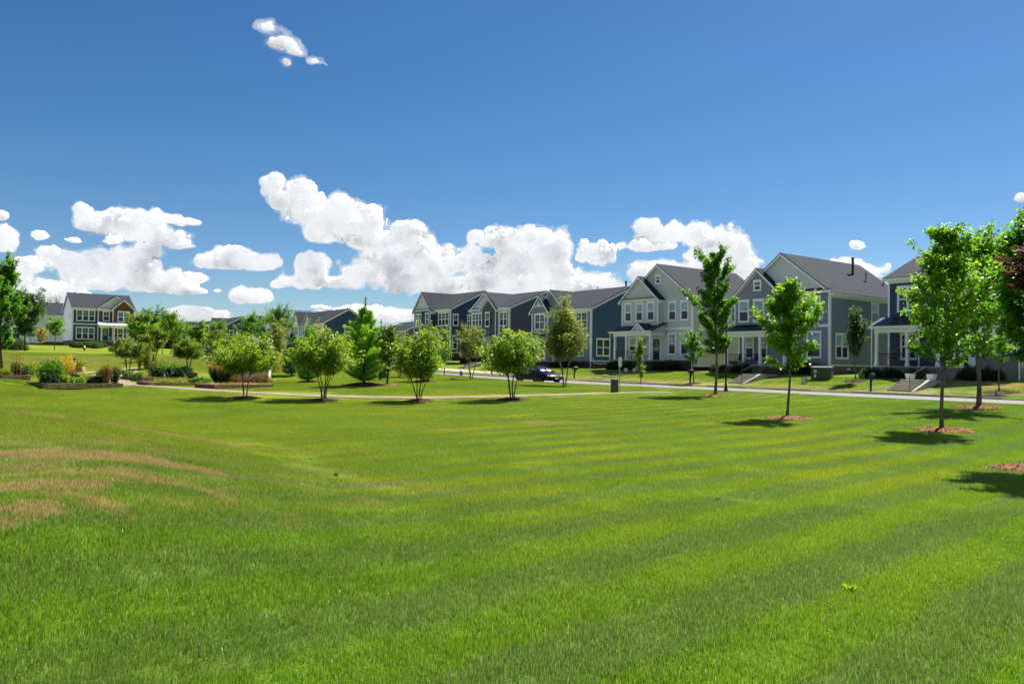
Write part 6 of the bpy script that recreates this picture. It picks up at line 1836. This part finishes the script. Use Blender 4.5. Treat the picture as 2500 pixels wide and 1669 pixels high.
# --- raised garden beds
def bed(label, corners, h=.24, mat=TIMBER, fill=SOIL, courses=2):
    pts = [ground(px, d) for px, d in corners]
    c = sum(pts, Vector()) / len(pts); zt = c.z
    r = empty('raised_bed', c, 0, label, 'raised bed')
    loc = [p - c for p in pts]
    n = len(loc); t = .12
    for i in range(n):
        a, b = loc[i], loc[(i + 1) % n]; d = (b - a); d.z = 0; L = d.length; d.normalize(); nn = Vector((d.y, -d.x, 0))
        if nn.dot((a + b) / 2) < 0: nn = -nn
        for k in range(courses):
            z0, z1 = -.08 + k * (h + .08) / courses, -.08 + (k + 1) * (h + .08) / courses - .012
            nseg = max(1, int(L / 2.4)); off = rs.uniform(-.012, .012)
            for j in range(nseg):
                A, B = a + d * (L * j / nseg + (.0 if (k + i) % 2 else .06)), a + d * (L * (j + 1) / nseg - .01)
                A = Vector((A.x, A.y, 0)); B = Vector((B.x, B.y, 0))
                ring = [A + nn * off, B + nn * off, B - nn * (t - off), A - nn * (t - off)]
                MB().hexa([p + Vector((0, 0, z0)) for p in ring], [p + Vector((0, 0, z1)) for p in ring]).build('timber', TIMBER_DK if (i == 0 and mat is not TIMBER_NEW) else mat, r)
    m = MB(); inner = [Vector((p.x * .93, p.y * .93, h * .78)) for p in loc]
    k = 10; grid = []
    for i in range(k + 1):
        for j in range(k + 1):
            u_, v_ = i / k, j / k
            p = inner[0].lerp(inner[1], u_).lerp(inner[3].lerp(inner[2], u_), v_); p = Vector((p.x, p.y, p.z + rs.uniform(-.02, .04))); grid.append(p)
    m.add(grid, [(i * (k + 1) + j, (i + 1) * (k + 1) + j, (i + 1) * (k + 1) + j + 1, i * (k + 1) + j + 1) for i in range(k) for j in range(k)]).build('soil', fill, r, smooth=True)
    cx, cy = c.x, c.y; R = max(p.length for p in loc)
    def keep(X, Y, mm, loc=[(p.x + cx, p.y + cy) for p in loc]):
        ins = np.ones(len(X), bool); sgn = 0
        for i in range(len(loc)):
            (ax, ay), (bx, by) = loc[i], loc[(i + 1) % len(loc)]; L = math.hypot(bx - ax, by - ay)
            s = ((bx - ax) * (Y - ay) - (by - ay) * (X - ax)) / L
            if sgn == 0: sgn = 1 if ((bx - ax) * (cy - ay) - (by - ay) * (cx - ax)) > 0 else -1
            ins &= s * sgn > -mm * .5
        return ~ins
    KEEP_OUT.append(keep)
    return c.z + h * .75


zb1 = bed('front raised timber bed with a big bushy plant and wilted stakes', [(65, 47.5), (105, 45), (300, 47), (286, 50)])
zb2 = bed('raised timber bed with a rusty wire cage at the left edge', [(-30, 51), (4, 49.6), (76, 50.2), (62, 53)])
zb3 = bed('small raised bed around the hose stake', [(157, 55), (196, 55.4), (190, 58), (150, 58)])
zb4 = bed('far raised bed with a new pale end board', [(150, 62), (200, 61.5), (212, 63.5), (160, 66)], mat=TIMBER_NEW)
zb5 = bed('long low raised bed of bright green vegetables', [(333, 52.6), (357, 50.6), (524, 52), (500, 56)])
zb6 = bed('raised bed of dark leafy greens behind the long low bed', [(293, 57), (345, 56.4), (460, 58), (440, 62)])
zb7 = bed('bare raised bed of reddish mulch beside the path', [(474, 47.6), (522, 46), (668, 48.6), (600, 51.5)], fill=MULCH)
zb9 = bed('short raised bed before the orange-tipped myrtle', [(446, 61), (482, 61.4), (478, 63.6), (450, 63.6)])


def veg(label, px, d, R, H, mat, n, leaf, seed, z=None, **kw):
    g = ground(px, d); g.z = (z if z is not None else g.z) - .02
    return bush('garden_plant', label, g, R, H, mat, n, leaf, seed, cat='plant', **kw)
veg('big bushy green plant at the left of the front bed', 126, 46.9, .78, 1.50, LETTUCE, 3200, .11, 401, zb1, shape='egg', stems=12)
veg('broad dark glossy leaves at the foot of the big bushy plant', 124, 46.2, .62, .62, KALE, 900, .17, 402, zb1)
veg('leafy yellowish shoots right of the big bushy plant', 158, 47, .5, .55, YELLOWG, 900, .12, 403, zb1)
veg('low bright lettuces in the middle of the front bed', 185, 47, .55, .42, LETTUCE, 900, .14, 404, zb1)
veg('golden seedlings behind the low lettuces', 214, 48.3, .5, .62, YELLOWG, 800, .10, 405, zb1)
veg('dark kale plant in the front bed', 232, 47.2, .42, .50, KALE, 700, .17, 406, zb1)
veg('tall wilted tomato vine at the right end of the front bed', 258, 47.4, .40, 1.15, WILTED, 1100, .10, 407, zb1, shape='tall', accent=.05)
veg('staked dark green vine at the right end of the front bed', 280, 48, .38, 1.05, KALE, 900, .11, 408, zb1, shape='tall')
veg('thin green stalks between lettuces and tomato vine', 243, 48.4, .3, .95, LETTUCE, 500, .09, 409, zb1, shape='tall')
veg('olive shrub growing up the rusty wire cage', 40, 51.2, .40, .85, BOXWOOD, 900, .10, 410, zb2, shape='tall')
veg('grey-green bush beside the rusty wire cage', 62, 51.6, .45, .70, BOXWOOD, 800, .10, 411, zb2)
veg('yellow-green marigolds behind the wire cage', 75, 58, .95, .95, YELLOWG, 1500, .12, 412)
veg('pale weedy plants at the left end of the cage bed', 8, 51, .5, .5, YELLOWG, 600, .10, 413, zb2)
veg('yellow sunflowers behind the hose stake', 163, 60, .62, 1.35, SUNFL, 900, .12, 414, None, shape='egg')
veg('low yellow-green crop in the far bed with the pale end', 190, 63, .75, .65, YELLOWG, 1200, .11, 415, zb4)
veg('brownish stubble in the small bed', 176, 56.6, .5, .4, WILTED, 500, .09, 416, zb3)
veg('rows of bright low greens at the right of the long bed', 488, 53.4, .8, .42, LETTUCE, 1400, .13, 417, zb5)
veg('straggly yellow-green seedlings along the long bed', 400, 52.6, .9, .28, YELLOWG, 900, .09, 418, zb5)
veg('second patch of seedlings in the long bed', 440, 53.2, .9, .30, YELLOWG, 800, .09, 419, zb5)
veg('round dark cabbage clump in the back bed', 390, 58.5, .62, .72, KALE, 1100, .17, 420, zb6)
veg('blue-dark broccoli right of the cabbage clump', 410, 59, .42, .85, KALE, 800, .16, 421, zb6)
veg('green bean clump at the left of the back bed', 316, 57.4, .48, .48, LETTUCE, 800, .12, 422, zb6)
veg('small green clump between beans and cabbage', 338, 57.6, .42, .40, LETTUCE, 700, .12, 423, zb6)
veg('feathery asparagus fern left of the middle', 371, 60.5, .5, 1.35, BOXWOOD, 1200, .09, 424, zb6, shape='tall')
veg('feathery asparagus fern in the middle', 400, 61, .5, 1.35, LETTUCE, 1000, .09, 425, zb6, shape='tall')
veg('upright green herb right of the ferns', 427, 60.5, .42, 1.15, LETTUCE, 900, .10, 426, zb6, shape='tall')
veg('dark leafy clump at the right of the back bed', 437, 59, .42, .72, KALE, 800, .15, 427, zb6)
veg('tall yellow-green tomato plant on stakes', 357, 63.5, .5, 2.05, YELLOWG, 1500, .12, 428, None, shape='tall', accent=.04)
veg('thin tall weed left of the staked tomato', 340, 63, .25, 1.4, YELLOWG, 350, .10, 429, None, shape='tall')
veg('broad dark leaves in the short bed', 452, 62.3, .55, .62, KALE, 800, .16, 430, zb9)
veg('dried red-brown stalks on the bare bed', 560, 48.6, .9, .16, WILTED, 400, .07, 431, zb7)
g = ground(40, 51); r = empty('wire_cage', (g.x, g.y, zb2 - .1), .3, 'rusty square wire plant cage in the left bed', 'plant cage')
WIRE = pmat('rusty_wire', (.30, .13, .045), .7, .3)
for x in (-.27, -.09, .09, .27):
    for y in (-.27, .27): MB().tube([(x, y, 0), (x, y, 1.45)], .010, 5).build('upright_wire', WIRE, r)
for z in np.arange(.25, 1.46, .24): MB().tube([(-.27, -.27, z), (.27, -.27, z), (.27, .27, z), (-.27, .27, z), (-.27, -.27, z)], .009, 5).build('hoop_wire', WIRE, r)
g = ground(180, 56.4); r = empty('hose_stake', (g.x, g.y, zb3 - .1), 0, 'black water standpipe with a coiled hose in the small bed', 'standpipe')
MB().tube([(0, 0, -.1), (0, 0, 1.15)], .022, 8).build('pipe', GALV, r); MB().lathe([(.05, 1.12), (.075, 1.16), (.075, 1.28), (.04, 1.33)], 10).build('valve', BLACKM, r)
MB().tube([(.04, 0, 1.24), (.16, 0, 1.22), (.20, 0, 1.05), (.17, .02, .7), (.12, .02, .45), (.06, .02, .3)], .016, 6).build('hose', GREENBOX, r)
for k, (px, d) in enumerate([(247, 48.6), (262, 48.9)]):
    g = ground(px, d); o = MB().tube([(0, 0, 0), (.02, 0, 1.55)], .012, 5).build('plant_stake', TIMBER_NEW); o.location = (g.x, g.y, zb1 - .15); tag(o, 'thin wooden stake %s' % ('among the green stalks of the front bed' if k == 0 else 'behind the wilted tomato vine'), 'stake', 'plant stakes in the front bed')
g = ground(357, 63.5); o = MB().tube([(0, 0, -.1), (.0, 0, 2.1)], .018, 6).build('plant_stake', TIMBER_DK); o.location = g; tag(o, 'dark stake holding the tall yellow-green tomato plant', 'stake')
g = ground(2086, 0.1 + 8.6)
blades_clump('weed_tuft', 'bright lime tuft of taller weed grass in the near lawn', ground(2072, 6.25, 1440), .07, .10, leaf_mat('lime_blade', (.16, .30, .01), (.22, .36, .015), (.3, .42, .02), None), 16, 371, None, cat='weed')

for k, (px, d) in enumerate([(1750, 10.8), (820, 12.5), (1905, 10.9)]):
    g = ground(px, d, 1300)
    bush('weed', ('broad-leaved weed in the middle stripe right of centre', 'dark weed clump in the hollow of the swale', 'second broad-leaved weed right of the first')[k], g, .08, .05, YELLOWG if k != 1 else BOXWOOD, 40, .04, 380 + k, cat='weed', group='scattered lawn weeds', stems=3)


# ------------------------------------------------------------------ grass blades
def grass_patch(rng, size, per_m2, h, w, seg, lean):
    n = int(size * size * per_m2 * 2.0)
    x = rng.uniform(-.75, .75, n) * size; y = rng.uniform(-.75, .75, n) * size
    hh = h * rng.uniform(.5, 1.25, n); a = rng.normal(0, 1.1, n)
    ln = np.clip(lean + rng.normal(0, .34, n), -.3, 1.3)
    dx, dy = np.cos(a) * ln * hh, np.sin(a) * ln * hh
    fa = rng.uniform(0, 6.283, n); wx, wy = np.cos(fa) * w * rng.uniform(.6, 1.3, n), np.sin(fa) * w * rng.uniform(.6, 1.3, n)
    z0 = np.full(n, -.012)
    zt = hh * np.sqrt(np.clip(1 - .45 * ln ** 2, .2, 1))
    B0 = np.stack([x - wx, y - wy, z0], 1); B1 = np.stack([x + wx, y + wy, z0], 1)
    T = np.stack([x + dx, y + dy, zt], 1)
    tint = rng.uniform(0, 1, n)
    if seg == 1:
        return np.stack([B0, B1, T], 1).reshape(-1, 3), np.arange(3 * n).reshape(n, 3), tint
    M0 = np.stack([x + dx * .32 - wx * .8, y + dy * .32 - wy * .8, zt * .58], 1); M1 = np.stack([x + dx * .32 + wx * .8, y + dy * .32 + wy * .8, zt * .58], 1)
    V = np.stack([B0, B1, M0, M1, T], 1).reshape(-1, 3); b = (np.arange(n) * 5)[:, None]
    Fc = np.concatenate([b + [0, 1, 3], b + [0, 3, 2], b + [2, 3, 4]], 1).reshape(-1, 3)
    return V, Fc, np.repeat(tint, 3)


def dist_poly(X, Y, pts):
    d = np.full(len(X), 1e9)
    for a, b in zip(pts[:-1], pts[1:]):
        ax, ay, bx, by = a[0], a[1], b[0], b[1]; L2 = (bx - ax) ** 2 + (by - ay) ** 2
        t = np.clip(((X - ax) * (bx - ax) + (Y - ay) * (by - ay)) / L2, 0, 1)
        d = np.minimum(d, np.hypot(X - ax - t * (bx - ax), Y - ay - t * (by - ay)))
    return d


def build_grass():
    rng = np.random.RandomState(77)
    mat = blade_mat()
    col = bpy.data.collections.new('grass_tufts')
    NV = 5
    specs = [('a', .42, 6500, .044, .0021, 2), ('b', .80, 3200, .042, .0036, 1), ('c', 1.9, 1300, .042, .0075, 1)]
    for nm, size, dens, h, w, seg in specs:
        for k in range(NV):
            V, Fc, tint = grass_patch(rng, size, dens, h, w, seg, .32)
            me = mesh_np('tuft', V, Fc, attr={'tint': tint}); me.materials.append(mat)
            o = bpy.data.objects.new('tuft_%s%d' % (nm, k), me); col.objects.link(o)
    pts, rot, scl, idx = [], [], [], []
    for ci, (size, y0, y1) in enumerate(((.42, 2.2, 10.5), (.80, 10.5, 27), (1.9, 27, 92))):
        ys = np.arange(y0, y1, size); parts = []
        for y in ys:
            half = .80 * y + 7.0
            xs = np.arange(-half, half, size) + rng.uniform(0, size)
            parts.append(np.stack([xs, np.full(len(xs), y)], 1))
        A = np.concatenate(parts); A += rng.uniform(-.22, .22, A.shape) * size
        X, Y = A[:, 0], A[:, 1]; u, v = uv(X, Y)
        m = size * .45
        ok = (u < U0 - .25 - m) | ((u > U1 + .3 + m) & (u < 57.8))
        ok &= (dist_poly(X, Y, PATH_PTS) > .75 + m) & (dist_poly(X, Y, PATH2) > .7 + m)
        for (mx, my, mr) in MULCHES: ok &= np.hypot(X - mx, Y - my) > mr * 1.0 + m * .55
        for f in KEEP_OUT: ok &= f(X, Y, m)
        A = A[ok]; X, Y = A[:, 0], A[:, 1]; u, v = uv(X, Y)
        Z = terrain(X, Y)
        e = .25
        nx = -(terrain(X + e, Y) - terrain(X - e, Y)) / (2 * e); ny = -(terrain(X, Y + e) - terrain(X, Y - e)) / (2 * e)
        vb = -.69 * X + .72 * Y + .018 * np.maximum(-X, 0) ** 1.5
        st = np.sin(vb * 2 * math.pi / 1.35) > 0
        rz = np.where(st | (rng.uniform(0, 1, len(X)) < np.where(X < 0, .35, .12)), .80, .80 + math.pi) + rng.normal(0, .25, len(X))
        pts.append(np.stack([X, Y, Z], 1)); cr, sr = np.cos(rz), np.sin(rz); rot.append(np.stack([-ny * cr + nx * sr, ny * sr + nx * cr, rz], 1))
        s = rng.uniform(.85, 1.15, len(X)); scl.append(np.stack([s, s, s * rng.uniform(.85, 1.15, len(X))], 1))
        idx.append(ci * NV + rng.randint(0, NV, len(X)))
    pts, rot, scl, idx = map(np.concatenate, (pts, rot, scl, idx))
    me = bpy.data.meshes.new('grass'); me.vertices.add(len(pts)); me.vertices.foreach_set('co', pts.astype(np.float32).ravel())
    for nm, arr in (('rot', rot), ('scl', scl)):
        a = me.attributes.new(nm, 'FLOAT_VECTOR', 'POINT'); a.data.foreach_set('vector', arr.astype(np.float32).ravel())
    a = me.attributes.new('pick', 'INT', 'POINT'); a.data.foreach_set('value', idx.astype(np.int32))
    me.update()
    g = bpy.data.node_groups.new('grass_nodes', 'GeometryNodeTree')
    g.interface.new_socket('Geometry', in_out='INPUT', socket_type='NodeSocketGeometry')
    g.interface.new_socket('Geometry', in_out='OUTPUT', socket_type='NodeSocketGeometry')
    t = NT(g); gi, go = t.n('NodeGroupInput'), t.n('NodeGroupOutput')
    ci = t.n('GeometryNodeCollectionInfo'); ci.inputs[0].default_value = col
    ci.inputs['Separate Children'].default_value = True; ci.inputs['Reset Children'].default_value = True
    def na(name, typ): return t.n('GeometryNodeInputNamedAttribute', data_type=typ, inp={0: name}).outputs[0]
    ip = t.n('GeometryNodeInstanceOnPoints')
    g.links.new(gi.outputs[0], ip.inputs['Points']); g.links.new(ci.outputs[0], ip.inputs['Instance'])
    ip.inputs['Pick Instance'].default_value = True
    g.links.new(na('pick', 'INT'), ip.inputs['Instance Index'])
    g.links.new(na('rot', 'FLOAT_VECTOR'), ip.inputs['Rotation']); g.links.new(na('scl', 'FLOAT_VECTOR'), ip.inputs['Scale'])
    g.links.new(ip.outputs[0], go.inputs[0])
    o = link('grass', me, mat)
    md = o.modifiers.new('blades', 'NODES'); md.node_group = g
    tag(o, 'short mown grass blades covering the whole green', 'grass', kind='stuff')
    print('GRASS', len(pts))


build_grass()
